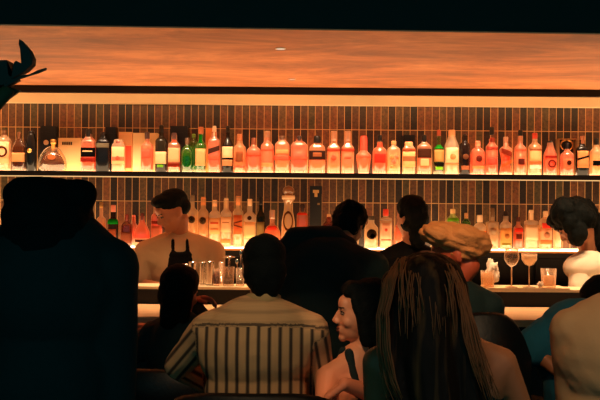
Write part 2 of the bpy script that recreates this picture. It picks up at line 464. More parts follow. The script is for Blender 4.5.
CR = (1, .86, .66); WH = (1, .95, .86); BLK = (.07, .06, .06); PNK = (1, .55, .42); ORG = (1, .66, .42); RED = (.94, .42, .30)
AMB = (.98, .66, .38); CLR = (1, .90, .76); DBR = (.35, .16, .10); GRN = (.10, .62, .14); DRD = (.6, .16, .12); TAN = (.88, .66, .42)
U = [
 dict(x=4, w=13, top=131, sh=141, nw=5, col=CLR, cap=(130, 136, (.45, .3, .2), 5), lab=(142, 164, CR), mk=[('ring', 152, 5.5, DBR)], n=2, text='clear round bottle with dark ring on cream label, at far left end'),
 dict(x=19, w=13, top=134, sh=148, nw=4, col=(.45, .22, .12), cap=(132, 141, (.5, .32, .2), 4), lab=(153, 162, TAN), prof='slope', n=5, text='dark amber bottle with sloped shoulders and plain tan label'),
 dict(x=31, w=11, top=133, sh=138, nw=6, col=(.08, .08, .08), dark=True, cap=(131, 134, BLK, 6), mk=[('disc', 151, 2.2, 'gold')], prof='globe', text='black bottle with small round gold seal left of the fan-shaped cognac', foot=1),
 dict(x=88.5, w=14, top=134, sh=143, nw=6, col=(1, .45, .3), cap=(129, 137, BLK, 6), lab=(148, 157, BLK), mk=[('band', 158, 162, DRD), ('band', 151, 152, CR, .6)], n=6, text='square red-orange bottle with black label and pointed black cap'),
 dict(x=103, w=13.5, top=134, sh=143, nw=5, col=(.08, .08, .09), dark=True, cap=(132, 138, BLK, 5), lab=(143.5, 148, (.5, .45, .36), .9), n=6, prof='round', text='all black bottle with thin grey lettering band, beside red-orange one'),
 dict(x=118.5, w=12.5, top=142, sh=146, nw=8, col=CLR, cap=(141, 145, (.55, .25, .16), 8), lab=(147, 164, CR), mk=[('disc', 158.5, 2.2, RED), ('band', 157, 161, (1, .55, .4), .9)], n=6, text='short clear bottle with cream label, red spot and brown cap'),
 dict(x=147, w=12.5, top=134, sh=147, nw=4.5, col=(1, .52, .38), cap=(132, 139, (.3, .2, .18), 5), mk=[('band', 150, 158, (.95, .42, .32), .8)], text='pink-red round bottle in front of the bright cream box'),
 dict(x=161, w=12, top=126, sh=142, nw=4.5, col=(.16, .14, .10), dark=True, cap=(125, 133, BLK, 4.5), lab=(152, 164, CR), mk=[('band', 165, 167.5, (.5, .75, .2), .5)], text='tall dark wine-like bottle with cream label low on its body'),  # lime band at the foot paints a green glint in the glass
 dict(x=174, w=11.5, top=135, sh=146, nw=5.5, col=(.98, .6, .42), cap=(133, 139, (.35, .22, .2), 5.5), lab=(148, 162, (1, .76, .56)), mk=[('band', 140, 143.5, RED, .5), ('band', 163.5, 167, (.5, .15, .1))], n=5, text='bottle with peach label and red collar, dark foot, beside green one'),
 dict(x=187, w=13, top=140, sh=150, nw=4, col=(.14, .5, .14), cap=(138, 145, (.42, .3, .22), 4.5), dens=.8, prof='globe', text='plump deep green bottle glowing at its foot, brown stopper'),
 dict(x=200.5, w=11, top=130, sh=146, nw=5, col=(.2, .62, .18), cap=(127, 134, (.75, .45, .3), 5.5), lab=(149, 166, (.92, .74, .5)), mk=[('band', 135, 143, (.08, .5, .12), .5)], n=2, text='tall bottle with bright green shoulder, copper cap and tan label'),
 dict(x=214, w=11.5, top=132, sh=142, nw=5, col=(1, .5, .36), cap=(126, 136, (.95, .85, .75), 4), mk=[('slash', 150, 5, (.3, .18, .14), .35), ('band', 156, 160, RED, .9)], n=6, text='square pink-red bottle with dark slanted label and white cap'),
 dict(x=227.5, w=11.5, top=128, sh=146, nw=4, col=(.10, .08, .07), dark=True, cap=(126, 133, BLK, 4), lab=(147, 158, CR), mk=[('band', 160, 166, (.85, .6, .4))], prof='slope', text='tall black bottle with cream label, slender black neck'),
 dict(x=239.5, w=12.5, top=141, sh=149, nw=6, col=AMB, cap=(134, 141, (.72, .42, .25), 5.5), mk=[('band', 152, 162, (.62, .34, .2), .6), ('band', 166, 168, RED, .9)], text='amber bottle with dark middle and copper stopper, beside tall black bottle'),
 dict(x=253.5, w=14.5, top=143, sh=152, nw=5, col=(1, .50, .36), cap=(138, 145, (.5, .25, .15), 5), mk=[('band', 153, 156, RED, 1.1)], text='wide round-shouldered pink bottle with small brown cork'),
 dict(x=267, w=13, top=133, sh=147, nw=6, col=(1, .58, .40), cap=(131, 138, 'clear', 6), mk=[('band', 149, 151, RED), ('band', 163, 167, ORG)], n=2, text='pink cylindrical bottle with tall clear neck and orange foot band'),
 dict(x=282, w=14.5, top=139, sh=146, nw=6, col=(1, .66, .42), cap=(136, 140, (.4, .28, .2), 6), mk=[('band', 156, 160.5, RED, 1.2), ('band', 150, 154, ORG, .8)], n=4, text='orange-amber square-shouldered bottle with red band round its middle'),
 dict(x=299, w=16.5, top=141, sh=147, nw=5, col=(1, .46, .32), cap=(136, 142, (.25, .17, .15), 5), mk=[('band', 157, 160, RED, 1.2)], n=5, text='widest square red-pink bottle, dark cork stopper, red band'),
 dict(x=317, w=15.5, top=142, sh=149, nw=5, col=(1, .62, .38), cap=(136, 143, BLK, 7), lab=(151, 160, (.25, .15, .12), 1.2), mk=[('band', 153, 157, (.7, .4, .25), .5)], n=5, text='orange bottle with dark brown label and offset black stopper'),
 dict(x=333.5, w=12.5, top=132, sh=149, nw=6, col=(1, .68, .44), cap=(131, 141, 'clear', 6), mk=[('band', 149, 151.5, (.75, .3, .2)), ('disc', 158, 2.8, RED)], n=5, text='orange bottle with tall clear neck and red flower emblem, right of dark-label bottle'),
 dict(x=347.5, w=12.5, top=132, sh=149, nw=6, col=(1, .62, .42), cap=(131, 141, 'clear', 6), mk=[('band', 149, 151.5, (.75, .3, .2)), ('band', 157, 159, RED, .5)], n=5, text='pinkish bottle with tall clear neck and small red print, left of red-topped one'),
 dict(x=363.5, w=15, top=151, sh=156, nw=7, col=(1, .56, .36), cap=(136, 152, (.95, .3, .22), 7), prof='taper', mk=[('band', 156, 158, RED)], text='tapering orange bottle with thick tall red cap'),
 dict(x=379.5, w=14, top=142, sh=152, nw=5.5, col=(1, .48, .30), cap=(135, 141, BLK, 4.5), lab=(154, 163, (.82, .24, .18), .9), mk=[('band', 143, 147, RED, .9)], text='round-shouldered red bottle with black stopper and red collar'),
 dict(x=393.5, w=13, top=142, sh=151, nw=4.5, col=(1, .84, .60), cap=(141, 145, (.9, .65, .4), 5), mk=[('disc', 157, 2, ORG, -2.6), ('disc', 162, 2.2, PNK, 0), ('disc', 157, 1.8, PNK, 2.8), ('disc', 167, 1.8, ORG, -2)], n=4, text='cream bottle covered in orange flower pattern'),
 dict(x=408.5, w=12.5, top=144, sh=150, nw=7, col=(1, .82, .58), cap=(142, 147, (.95, .62, .4), 8), lab=(152, 167, (1, .80, .55)), mk=[('band', 149, 151.5, (.7, .35, .2)), ('slash', 159, 5, (.7, .45, .28), 0)], n=6, text='pale square bottle in front of black open case'),
 dict(x=424, w=13.5, top=141, sh=148, nw=5, col=(1, .60, .38), cap=(135, 142, BLK, 4.8), lab=(149, 158, (.32, .18, .13)), mk=[('band', 159, 166, (1, .82, .6), .55)], n=4, text='brown bottle with black cap, dark upper label and pale square patch'),
 dict(x=438.5, w=10.5, top=136, sh=150, nw=4, col=(.35, .42, .14), cap=(130, 136, (.75, .35, .25), 4), lab=(150, 162, (.86, .66, .38)), mk=[('band', 145, 149, (.15, .6, .16), 1.2), ('band', 163, 166, (.12, .1, .08), 1), ('band', 167, 170, (.6, .85, .2), .7)], n=2, text='slim bottle with green shoulders, tan label and lime foot'),
 dict(x=451.5, w=14, top=138, sh=146, nw=6, col=WH, cap=(130, 138, (.95, .7, .5), 7), lab=(148, 163, (1, .90, .72)), mk=[('disc', 157, 3, (.9, .66, .4)), ('band', 164, 165, AMB)], prof='slope', text='brightest tall white glowing bottle with cream label and peach cap'),
 dict(x=464.5, w=10.5, top=136, sh=146, nw=5, col=(.14, .08, .07), dark=True, cap=(134, 140, (.18, .14, .12), 4.5), mk=[('disc', 157, 2.8, (.5, .3, .2)), ('band', 166, 170, (.75, .45, .3), .8)], text='slim near-black bottle with brown medallion'),
 dict(x=477.5, w=14, top=142, sh=153, nw=5, col=(1, .46, .30), cap=(141, 147, (1, .6, .45), 5), mk=[('disc', 159, 3.2, (.45, .18, .14)), ('band', 166, 169, ORG)], text='squat round red bottle with dark disc on its front'),
 dict(x=491.5, w=12, top=139, sh=148, nw=5.5, col=(1, .52, .38), cap=(127, 135, BLK, 4.6), lab=(158, 165, (.95, .36, .28), .9), mk=[('band', 138, 142, (.7, .3, .22), .9), ('band', 147, 150, (.75, .3, .22))], text='pink bottle with tall black cap, red label low on body'),
 dict(x=505.5, w=13, top=139, sh=150, nw=5, col=(1, .52, .34), prof='waist', cap=(137, 143, 'clear', 5), mk=[('slash', 153, 5, (.55, .2, .13), -.4), ('band', 156, 160, RED, .7), ('slash', 164, 3, (.8, .4, .2), .5)], text='red and orange decanter with swirling dark band and horned clear stopper'),
 dict(x=520, w=11.5, top=136, sh=149, nw=5, col=(1, .58, .42), cap=(130, 136, BLK, 4.6), mk=[('band', 149, 151, RED), ('band', 159, 165, (.38, .16, .13), .55)], text='slim pink bottle with black cap and dark square on its front'),
 dict(x=534.5, w=13, top=139, sh=148, nw=5, col=(1, .78, .54), cap=(133, 139, (.8, .26, .18), 5), lab=(150, 161, (1, .80, .55)), mk=[('band', 149, 151, (.65, .4, .25)), ('band', 162, 163.5, (.85, .5, .3)), ('band', 165, 169, WH, 1)], text='pale amber bottle with cream label and red stopper'),
 dict(x=550, w=13, top=147, sh=155, nw=5.5, col=(1, .44, .30), cap=(141, 148, BLK, 4), mk=[('ring', 164, 4, (.4, .14, .1)), ('band', 156, 158, DRD)], prof='slope', text='red bottle with sloping shoulders and oval ring emblem'),
 dict(x=567, w=13, top=149, sh=156, nw=5, col=(1, .48, .34), cap=(143, 149, BLK, 3.6), lab=(159, 169, (.85, .5, .34), .9), mk=[('disc', 163, 2.3, (.3, .12, .08))], text='red bottle with dark badge in front of framed gold emblem'),
 dict(x=582, w=11.5, top=140, sh=150, nw=5, col=(.09, .08, .08), dark=True, cap=(136, 144, (.6, .35, .22), 5), lab=(151, 168, (.9, .62, .38), .95), mk=[('slash', 158, 2, BLK, .3)], n=5, text='black bottle with tall orange label and slanted script line'),
 dict(x=596, w=12.5, top=145, sh=153, nw=5.5, col=(1, .80, .55), cap=(138, 145, BLK, 4), mk=[('band', 161, 166, BLK, .8)], text='clear amber bottle with black cap and black label at right end'),
]
for d in U: 
    d.pop('foot', None); bottle(base='u', **d)
# the green bottle half hidden behind its neighbours
bottle(193.5, 8, 135, 143, 4, (.45, .68, .25), base='u', D=6.27, cap=(134, 138, (.5, .7, .3), 4), text='pale green bottle peeking out behind two green bottles')
Lw = [
 dict(x=101, w=9, top=203, sh=220, nw=3.5, col=(.9, .6, .42), cap=(202, 208, 'gold', 3.5), text='small dim bottle behind the shoulder of the dark figure at left'),
 dict(x=113, w=10.5, top=209, sh=222, nw=4.5, col=(.22, .14, .10), dark=True, cap=(205, 212, (.85, .5, .4), 5), mk=[('band', 219, 224, (.1, .6, .15), 1.2), ('band', 229, 237, (.7, .35, .22), .7)], text='dark bottle with bright green collar and pink cap'),
 dict(x=126.5, w=10.5, top=217, sh=226, nw=4, col=(.62, .26, .18), cap=(214, 221, (.5, .2, .16), 4), n=5, lab=(232, 243, (.6, .32, .22), .9), text='brown square bottle at left end of counter beside squat red one'),
 dict(x=133.5, w=7, top=217, sh=226, nw=4, col=(1, .5, .4), D=6.31, cap=(215, 221, (1, .55, .45), 3.6), text='slim pink bottle with pink cap behind brown square bottle'),
 dict(x=142, w=15, top=216, sh=233, nw=4.5, col=(1, .34, .24), cap=(213, 220, (.35, .14, .1), 4), lab=(238, 246, (.95, .8, .66)), mk=[('band', 239.5, 242, (.3, .14, .1), .7)], n=4, prof='slope', text='squat red bottle with white label and broad sloping shoulders'),
 dict(x=156.5, w=11, top=202, sh=217, nw=4.5, col=(1, .38, .28), cap=(200, 209, (.95, .6, .5), 4.5), lab=(226, 240, (.8, .45, .32), .9), mk=[('band', 221, 224, (.5, .2, .15), .9)], text='tall red bottle with pink neck beside the bartender in tan T-shirt'),
 dict(x=192, w=10.5, top=198, sh=212, nw=4.5, col=(.95, .82, .62), cap=(195, 202, (.5, .4, .3), 4.5), mk=[('disc', 219.5, 3.6, (.3, .22, .14)), ('disc', 219.5, 1.5, (1, .85, .6))], text='pale bottle with dark round badge just right of the bartender head'),
 dict(x=203, w=10.5, top=199, sh=213, nw=5, col=(.95, .80, .58), cap=(197, 206, (.9, .6, .35), 5), mk=[('disc', 220.5, 3.6, (.34, .24, .15)), ('disc', 220.5, 1.5, (1, .85, .6))], text='pale bottle with dark round badge and orange neck, second beside bartender'),
 dict(x=214.5, w=11.5, top=201, sh=215, nw=4.5, col=WH, cap=(200, 207, (1, .8, .6), 4.5), lab=(218, 234, (1, .82, .56)), mk=[('band', 222, 224, (.9, .42, .25), .7), ('band', 228, 230, (.9, .6, .35), .7)], text='white bottle with peach label, red print line, left of its twin'),
 dict(x=225.8, w=11, top=200, sh=214, nw=5, col=WH, cap=(198, 208, (1, .88, .7), 4.5), lab=(217, 232, (1, .86, .66)), mk=[('band', 239, 243, (.98, .68, .4), 1), ('band', 222, 223, (.8, .55, .35), .6)], text='white bottle with cream label and orange patch near its foot'),
 dict(x=237.8, w=10.5, top=197, sh=213, nw=5, col=(1, .9, .74), cap=(196, 206, (.95, .66, .42), 5), lab=(215, 234, (.9, .50, .28), .85), mk=[('slash', 222, 1.5, (.5, .25, .15), .3), ('slash', 226, 1.5, (.5, .25, .15), -.3)], text='white bottle with tall orange-brown label ending in a curve'),
 dict(x=249.5, w=12.5, top=200, sh=217, nw=5, col=WH, cap=(199, 206, (1, .85, .66), 5), lab=(222, 238, (1, .85, .62), .8), mk=[('disc', 218, 2.2, (.25, .16, .1))], n=4, text='white square-shouldered bottle with one dark dot under its neck'),
 dict(x=260.5, w=9, top=200, sh=217, nw=3.6, col=(.10, .12, .09), dark=True, cap=(197, 205, BLK, 3.8), lab=(222, 238, (.72, .6, .36), .9), prof='slope', text='slim dark wine bottle left of the round pink flask'),
 dict(x=272, w=17, top=213, sh=230, nw=4.5, col=(1, .62, .46), cap=(210, 219, 'clear', 5.5), prof='globe', mk=[('band', 226, 230, (1, .4, .3), .8)], text='round pink flask-like bottle with clear stopper'),
 dict(x=302, w=11, top=208, sh=216, nw=5, col=(.9, .42, .24), cap=(204, 212, (.2, .12, .1), 5), mk=[('band', 213, 215, (.9, .3, .2), 1)], n=4, text='red-brown bottle with dark neck between ball-topped decanter and black box'),
 dict(x=328.5, w=12, top=217, sh=225, nw=5, col=(.5, .18, .12), cap=(214, 222, (.9, .7, .5), 4), text='dark red bottle with pale stopper just right of tall black box'),
 dict(x=371, w=13.5, top=220, sh=229, nw=6, col=(.92, .84, .70), cap=(216, 220, (.3, .25, .2), 6.5), mk=[('disc', 234, 5, (.22, .16, .12)), ('disc', 236, 2.8, (.85, .7, .5), 1)], text='silvery round bottle with large dark disc, beside white rectangular one'),
 dict(x=385.5, w=11.5, top=214, sh=219, nw=5, col=WH, cap=(209, 216, (.9, .25, .16), 5.5), lab=(221, 240, (.98, .88, .74)), mk=[('band', 223, 239, (1, .82, .66), .55), ('disc', 230, 1.5, RED), ('band', 239, 240.5, (.8, .5, .35), .7)], n=6, prof='square', text='white rectangular bottle with red cap'),
 dict(x=398, w=8, top=226, sh=230, nw=5, col=(1, .55, .38), cap=(225, 229, RED, 5), text='small orange bottle beside the dark head of the middle barkeeper'),
 dict(x=452.5, w=12, top=212, sh=220, nw=5, col=(.75, .95, .45), cap=(209, 214, (.95, .8, .55), 5), mk=[('band', 218, 221, (.45, .7, .15), 1.1)], text='lime tinted bottle rising above the blond head'),
 dict(x=466, w=8.5, top=216, sh=223, nw=4, col=(.15, .55, .15), cap=(213, 219, (.85, .62, .42), 4), text='small green bottle with pale neck near the lime one'),
 dict(x=479.5, w=13, top=219, sh=228, nw=5, col=WH, cap=(215, 222, (1, .88, .72), 6), mk=[('band', 231, 242, (1, .72, .42), 1)], text='glowing white bottle with orange body band, left of square glass one'),
 dict(x=492, w=12, top=212, sh=223, nw=4.5, col=(.9, .82, .68), cap=(208, 217, (.45, .32, .2), 4.5), mk=[('disc', 231, 3.5, (.75, .62, .48))], n=6, prof='square', text='square etched glass bottle with dark cork'),
 dict(x=505.5, w=12, top=216, sh=226, nw=5, col=WH, cap=(211, 219, (.16, .1, .08), 4.5), lab=(228, 245, (.96, .74, .42)), mk=[('band', 243, 245, (.6, .55, .2), .8), ('disc', 236, 2.5, (.8, .52, .28))], text='white bottle with black cap and large golden label'),
 dict(x=518, w=9.5, top=220, sh=229, nw=4, col=(.95, .42, .28), cap=(217, 222, (.3, .12, .08), 4), lab=(228, 232, (.9, .26, .18), 1), mk=[('band', 234, 239, (.45, .2, .14), .6)], text='short red bottle with dark cap between two white ones'),
 dict(x=530.8, w=12.5, top=213, sh=222, nw=5, col=WH, cap=(210, 220, (.98, .84, .66), 5), lab=(225, 240, (.98, .88, .72)), n=6, prof='square', text='plain white square bottle with cream cap and faint cream label'),
 dict(x=545, w=13, top=215, sh=223, nw=5, col=(1, .9, .76), cap=(211, 219, (.98, .84, .66), 5), lab=(228, 244, (.98, .8, .62)), mk=[('band', 223, 228, (.95, .32, .24), .7), ('disc', 235, 3, (.85, .62, .46)), ('band', 240, 244, (.95, .62, .36), 1)], text='pale bottle with red heart patch above patterned label'),
 dict(x=557, w=8, top=221, sh=226, nw=6, col=WH, cap=(219, 223, (1, .9, .75), 6.5), text='small white bottle beside the bowed dark-haired barkeeper'),
]
for d in Lw: bottle(base='l', **d)

# fan shaped cognac decanter
D = 6.19; k = D/F
yb = 200+(EYE-SH1)*F/D+(53-300)*ROLL
t = thing('cognac_decanter', 'broad fan-shaped amber cognac decanter with gold neck, in front of cream box', 'bottle', (P(52.5, yb, D).x, D, SH1+.0005), 0, 'bottles on the upper shelf')
def fan(s, yo, th, bm, h=22, w=13.5):
    pts = []
    for i in range(17):
        a = PI*i/16
        pts.append((w*s*k*math.cos(a)*(1 if a < PI/2 else 1), 3*k+(h*s)*k*math.sin(a)**.9))
    pts += [(-w*s*k*.7, .001), (w*s*k*.7, .001)]
    fr = [bm.verts.new((x, yo-th, z)) for x, z in pts]; bk = [bm.verts.new((x, yo+th, z)) for x, z in pts]
    bm.faces.new(fr); bm.faces.new(bk[::-1])
    for i in range(len(pts)):
        j = (i+1) % len(pts); bm.faces.new((fr[j], fr[i], bk[i], bk[j]))
    bmesh.ops.bevel(bm, geom=[e for e in bm.edges if abs(e.verts[0].co.y-e.verts[1].co.y) < 1e-5], offset=.006, segments=2, affect='EDGES')
    return bm
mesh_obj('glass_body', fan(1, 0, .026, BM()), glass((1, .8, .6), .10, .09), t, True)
mesh_obj('liquid', fan(.86, 0, .020, BM(), 20), glass((.42, .13, .08), .85, .02), t, True)
bm = BM(); lathe(bm, [(2.2*k, 18*k), (2*k, 27*k), (3*k, 27.5*k), (3*k, 31*k), (2*k, 32*k)], 16)
for v in bm.verts: v.co.x += .6*k
mesh_obj('neck', bm, GOLD, t, True)
bm = BM(); lathe(bm, [(4*k, 0), (4*k, .002)], 20, dr=.7); bmesh.ops.rotate(bm, verts=bm.verts, matrix=Matrix.Rotation(PI/2, 3, 'X')); bmesh.ops.translate(bm, verts=bm.verts, vec=(0, -.028, 14*k))
mesh_obj('emblem', bm, paper((.8, .45, .25)), t)

# ball-topped decanter on the counter
yb = 200+(EYE-SH2)*F/D+(288-300)*ROLL
t = thing('ball_decanter', 'tall clear decanter with oval window and big ball stopper on bright collar', 'bottle', (P(288, yb, D).x, D, SH2+.0005), 0, 'bottles on the back counter')
H = lambda y: (yb-y)*k
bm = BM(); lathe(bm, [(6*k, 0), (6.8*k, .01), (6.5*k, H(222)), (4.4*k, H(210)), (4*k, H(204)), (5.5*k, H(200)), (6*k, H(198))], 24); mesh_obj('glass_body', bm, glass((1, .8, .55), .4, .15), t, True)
bm = BM(); lathe(bm, [(6.2*k, H(199.5)), (6.6*k, H(198)), (6.6*k, H(196)), (6.2*k, H(195.5))], 24); mesh_obj('collar', bm, paper((1, .9, .75)), t, True)
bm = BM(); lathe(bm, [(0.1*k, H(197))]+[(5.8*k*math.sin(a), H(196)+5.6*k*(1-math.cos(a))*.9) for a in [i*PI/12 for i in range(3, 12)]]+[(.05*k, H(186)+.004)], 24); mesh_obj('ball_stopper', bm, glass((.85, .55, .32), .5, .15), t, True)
bm = BM(); lathe(bm, [(3.8*k, 0), (5*k, 0), (5*k, .003), (3.8*k, .003), (3.8*k, 0)], 24, dr=2.0, cap=False); bmesh.ops.rotate(bm, verts=bm.verts, matrix=Matrix.Rotation(PI/2, 3, 'X')); bmesh.ops.translate(bm, verts=bm.verts, vec=(0, -.052, H(221)))
mesh_obj('oval_window', bm, paper((.35, .2, .12)), t, True)

# ------------------------------------------------------------------ boxes and cases among the bottles
def carton(x0, x1, y0, zb, D, col, text, dep=.07, parts=(), name='gift_box', m=None):
    k = D/F; xc = (x0+x1)/2
    yb = 200+(EYE-zb)*F/D+(xc-300)*ROLL
    t = thing(name, text, 'box', (P(xc, yb, D).x, D, zb+.0005), 0, 'gift boxes among the bottles')
    hw = (x1-x0)/2*k; h = (yb-y0)*k
    b = mesh_obj('carton', bx(-hw, hw, 0, dep, 0, h*.86, bev=.0015), m or paper(col), t)
    mesh_obj('lid', bx(-hw-.0008, hw+.0008, -.0008, dep+.0008, h*.86, h, bev=.0015), m or paper(col), t)
    for (nm, a0, a1, b0, b1, c) in parts:      # px x range, px y range, colour
        mesh_obj(nm, bx((a0-xc)*k, (a1-xc)*k, -.0035, -.001, (yb-b1)*k, (yb-b0)*k), GOLD if c == 'gold' else paper(c), t)
    return t
DY = 6.255
KB = mat('black_card', (.06, .06, .06), .4)
t = carton(40, 56, 126, SH1, DY, None, 'black gift box with round silver seal left of cream box', m=KB)
bm = BM(); lathe(bm, [(2.6*DY/F, 0), (2.4*DY/F, .003)], 20); bmesh.ops.rotate(bm, verts=bm.verts, matrix=Matrix.Rotation(PI/2, 3, 'X')); bmesh.ops.translate(bm, verts=bm.verts, vec=(-.016, -.001, .215)); mesh_obj('seal', bm, paper((.95, .8, .62)), t)
carton(58, 80.5, 138, SH1, DY, (.98, .84, .62), 'wide cream gift box with small dark print, beside cognac decanter', parts=[('print', 62+i*2.1, 63.5+i*2.1, 142, 145, (.3, .22, .16)) for i in range(5)])
carton(105, 115.5, 127, SH1, DY, None, 'tall black box behind the all black bottle', m=KB)
carton(118.5, 131.5, 132, SH1, DY, (1, .80, .58), 'cream and red gift box right of short clear bottle', parts=[('print', 124, 131.3, 146, 168, (1, .42, .3))])
carton(132.5, 157, 133, SH1, DY, (1, .90, .70), 'brightest wide cream box behind pink-red bottle', dep=.08)
carton(170, 187.5, 126, SH1, DY, None, 'dark box behind peach-label bottle and plump green bottle', m=KB)
carton(205.5, 212, 128, SH1, DY, (1, .72, .46), 'narrow tall orange box left of slanted-label bottle')
carton(403.2, 414.5, 135, SH1, DY, None, 'black case behind the pale square bottle', m=KB)
t = carton(309.5, 321.5, 186, SH2, 6.19, None, 'tall black box with pale crest near its top', m=KB, parts=[('crest', 312.5, 318.5, 190, 193, (.9, .75, .5)), ('crest', 314, 317, 193, 197, (.9, .75, .5)), ('crest', 317, 319.5, 203, 205, (.6, .5, .35))])
# framed emblem
k = DY/F; xc = 567.3; yb = 200+(EYE-SH1)*F/DY+(xc-300)*ROLL
t = thing('display_case', 'open display case with brass frame and curled gold horns, right end of shelf', 'box', (P(xc, yb, DY).x, DY, SH1+.0005), 0, 'gift boxes among the bottles')
hw = 8.8*k; h = (yb-138.6)*k
mesh_obj('back_panel', bx(-hw, hw, .06, .065, 0, h), KB, t)
bm = BM(); box(bm, -hw, -hw+.006, 0, .06, 0, h); box(bm, hw-.006, hw, 0, .06, 0, h); box(bm, -hw, hw, 0, .06, h-.006, h)
mesh_obj('frame', bm, mat('brass_frame', (.8, .6, .38), .35, metal=.7), t)
for s in (-1, 1):
    pts = [(s*(1+5*math.sin(a))*k, .02, (yb-145)*k+5*k*math.cos(a)) for a in [i*.3-.1 for i in range(10)]]
    mesh_obj('horn', tube(BM(), pts, .007, 8, .004), GOLD, t, True)

# ------------------------------------------------------------------ the bar
t = thing('bar_counter', 'long black bar with warm wooden top and raised inner ledge', 'counter', (0, 4.3, 0))
BX0, BX1 = -3.3, 3.3
local(mesh_obj('bar_front', bx(BX0, BX1, 4.27, 4.47, 0, .90), BLACK, t), t)
local(mesh_obj('bar_top', bx(BX0-.02, BX1+.02, 4.02, 4.52, .90, .935, bev=.004), WOOD, t), t)
local(mesh_obj('ledge_riser', bx(BX0, BX1, 4.521, 4.66, 0, 1.015), BLACK, t), t)
LEDGE = 1.030
local(mesh_obj('ledge_top', bx(BX0, BX1, 4.50, 4.68, 1.016, LEDGE, bev=.003), mat('bone_ledge', (.97, .88, .72), .35), t), t)

LG = 'things standing on the bar ledge'
def on_ledge(px, D=4.56):
    yb = 200+(EYE-LEDGE)*F/D+(px-300)*ROLL
    return P(px, yb, D).x, yb, D/F
def tin(px, w, top, text, D=4.56, flare=1.18):
    x, yb, k = on_ledge(px, D)
    t = thing('shaker_tin', text, 'cocktail shaker', (x, D, LEDGE+.0005), 0, LG)
    h = (yb-top)*k; r = w/2*k
    bm = BM(); lathe(bm, [(r/flare*.95, 0), (r/flare, .004), (r, h-.004), (r*1.04, h), (r*.96, h), (r/flare*.92, .01)], 28, cap=True); mesh_obj('cup', bm, STEEL, t, True)
    bm = BM(); lathe(bm, [(r/flare*1.02, .003), (r/flare*1.05, .006), (r/flare*1.02, .009)], 24, cap=False); mesh_obj('base_ring', bm, STEEL, t, True)
tin(186, 7, 264, 'small steel tin, leftmost beside blurred dark customer', D=4.6)
tin(192.5, 8, 262, 'steel shaker tin second from left, in front of tan T-shirt', D=4.54)
tin(202.5, 7.5, 262.5, 'narrow steel shaker tin left of the largest tin', D=4.6)
tin(209.5, 9, 261.5, 'largest steel shaker tin on the ledge beside small red drink')
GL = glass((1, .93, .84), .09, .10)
def tumbler(px, w, top, text, D=4.56, drink=None, fill=.6, name='tumbler', parent_group=LG, z=None, dens=.7):
    x, yb, k = on_ledge(px, D)
    t = thing(name, text, 'glass', (x, D, LEDGE+.0005 if z is None else z), 0, parent_group)
    h = (yb-top)*k; r = w/2*k
    bm = BM(); lathe(bm, [(r*.86, 0), (r*.88, .005), (r, h), (r*.93, h), (r*.82, .010), (0.001, .010)], 28); mesh_obj('glass_wall', bm, GL, t, True)
    if drink:
        bm = BM(); lathe(bm, [(r*.80, .011), (r*(.82+.1*fill), h*fill)], 24); mesh_obj('drink', bm, glass(drink, dens), t, True)
    return t, h, r
tumbler(216.5, 6.5, 269, 'small glass of dark red drink right of the largest tin', drink=(.5, .14, .10), fill=.85)
tumbler(221, 5, 262, 'slim clear glass between red drink and strainer glass', D=4.6)
t, h, r = tumbler(228.5, 12, 267, 'mixing glass holding a steel strainer, left of the bar spoons', drink=(.6, .5, .38), fill=.35)
bm = BM()
lathe(bm, [(.034, h+.05), (.036, h+.056), (.010, h+.062), (.006, h+.056)], 24)
t2 = thing('strainer', 'steel cocktail strainer with flat round head standing in mixing glass', 'bar tool', tuple(t.location), 0, 'bar tools in the glasses')
mesh_obj('head', bm, STEEL, t2, True)
mesh_obj('handle', tube(BM(), [(0, 0, .02), (.003, 0, h+.05)], .006), STEEL, t2, True)
t, h, r = tumbler(240, 9, 268, 'tall glass full of bar spoons at right end of the tools', fill=.3, drink=(.5, .42, .3))
for i, (dx, dz, lb) in enumerate(((-.014, .12, 'short bar spoon leaning left in the tall glass'), (.002, .165, 'tallest bar spoon upright in the tall glass'), (.014, .14, 'bar spoon leaning right in the tall glass'))):
    s = thing('bar_spoon', lb, 'bar tool', tuple(t.location), 0, 'bar tools in the glasses')
    mesh_obj('handle', tube(BM(), [(dx*.2, 0, .015), (dx*.7, 0, dz*.5), (dx*1.3, 0, dz)], .0028), STEEL, s, True)
    bm = BM(); bmesh.ops.create_uvsphere(bm, u_segments=12, v_segments=8, radius=1); bmesh.ops.scale(bm, verts=bm.verts, vec=(.009, .004, .014)); bmesh.ops.translate(bm, verts=bm.verts, vec=(dx*1.3, 0, dz+.012)); mesh_obj('bowl', bm, STEEL, s, True)

# candle glass on the ledge in front of the leaning guest
t, h, r = tumbler(371, 12.5, 261, 'faceted amber glass with pale crumpled napkin beyond the leaning guest', D=4.56, drink=(1, .66, .45), fill=.8)
def crumple(name, text, cen, size, m, seed, group=None):
    bm = BM(); bmesh.ops.create_icosphere(bm, subdivisions=4, radius=1)
    for v in bm.verts:
        p = v.co.copy()
        d = noise.noise(p*1.6+Vector((seed, 0, 0)))*.45+abs(noise.noise(p*3.7+Vector((0, seed, 0))))*.35
        v.co = p*(.8+d)
        v.co = Vector((v.co.x*size[0], v.co.y*size[1], v.co.z*size[2]))
    o = mesh_obj(name, bm, m, None, True, loc=cen); tag(o, text, 'napkin', group)
    mz = min(v.co.z for v in o.data.vertices); o.location.z -= mz
    return o
NAP = mat('white_napkin', (.96, .90, .80), .9, bump=.2)
x, yb, k = on_ledge(371); crumple('paper_napkin', 'small pale napkin tuft standing in the faceted amber glass', (x, 4.56, LEDGE+.083), (.028, .022, .028), NAP, 3)

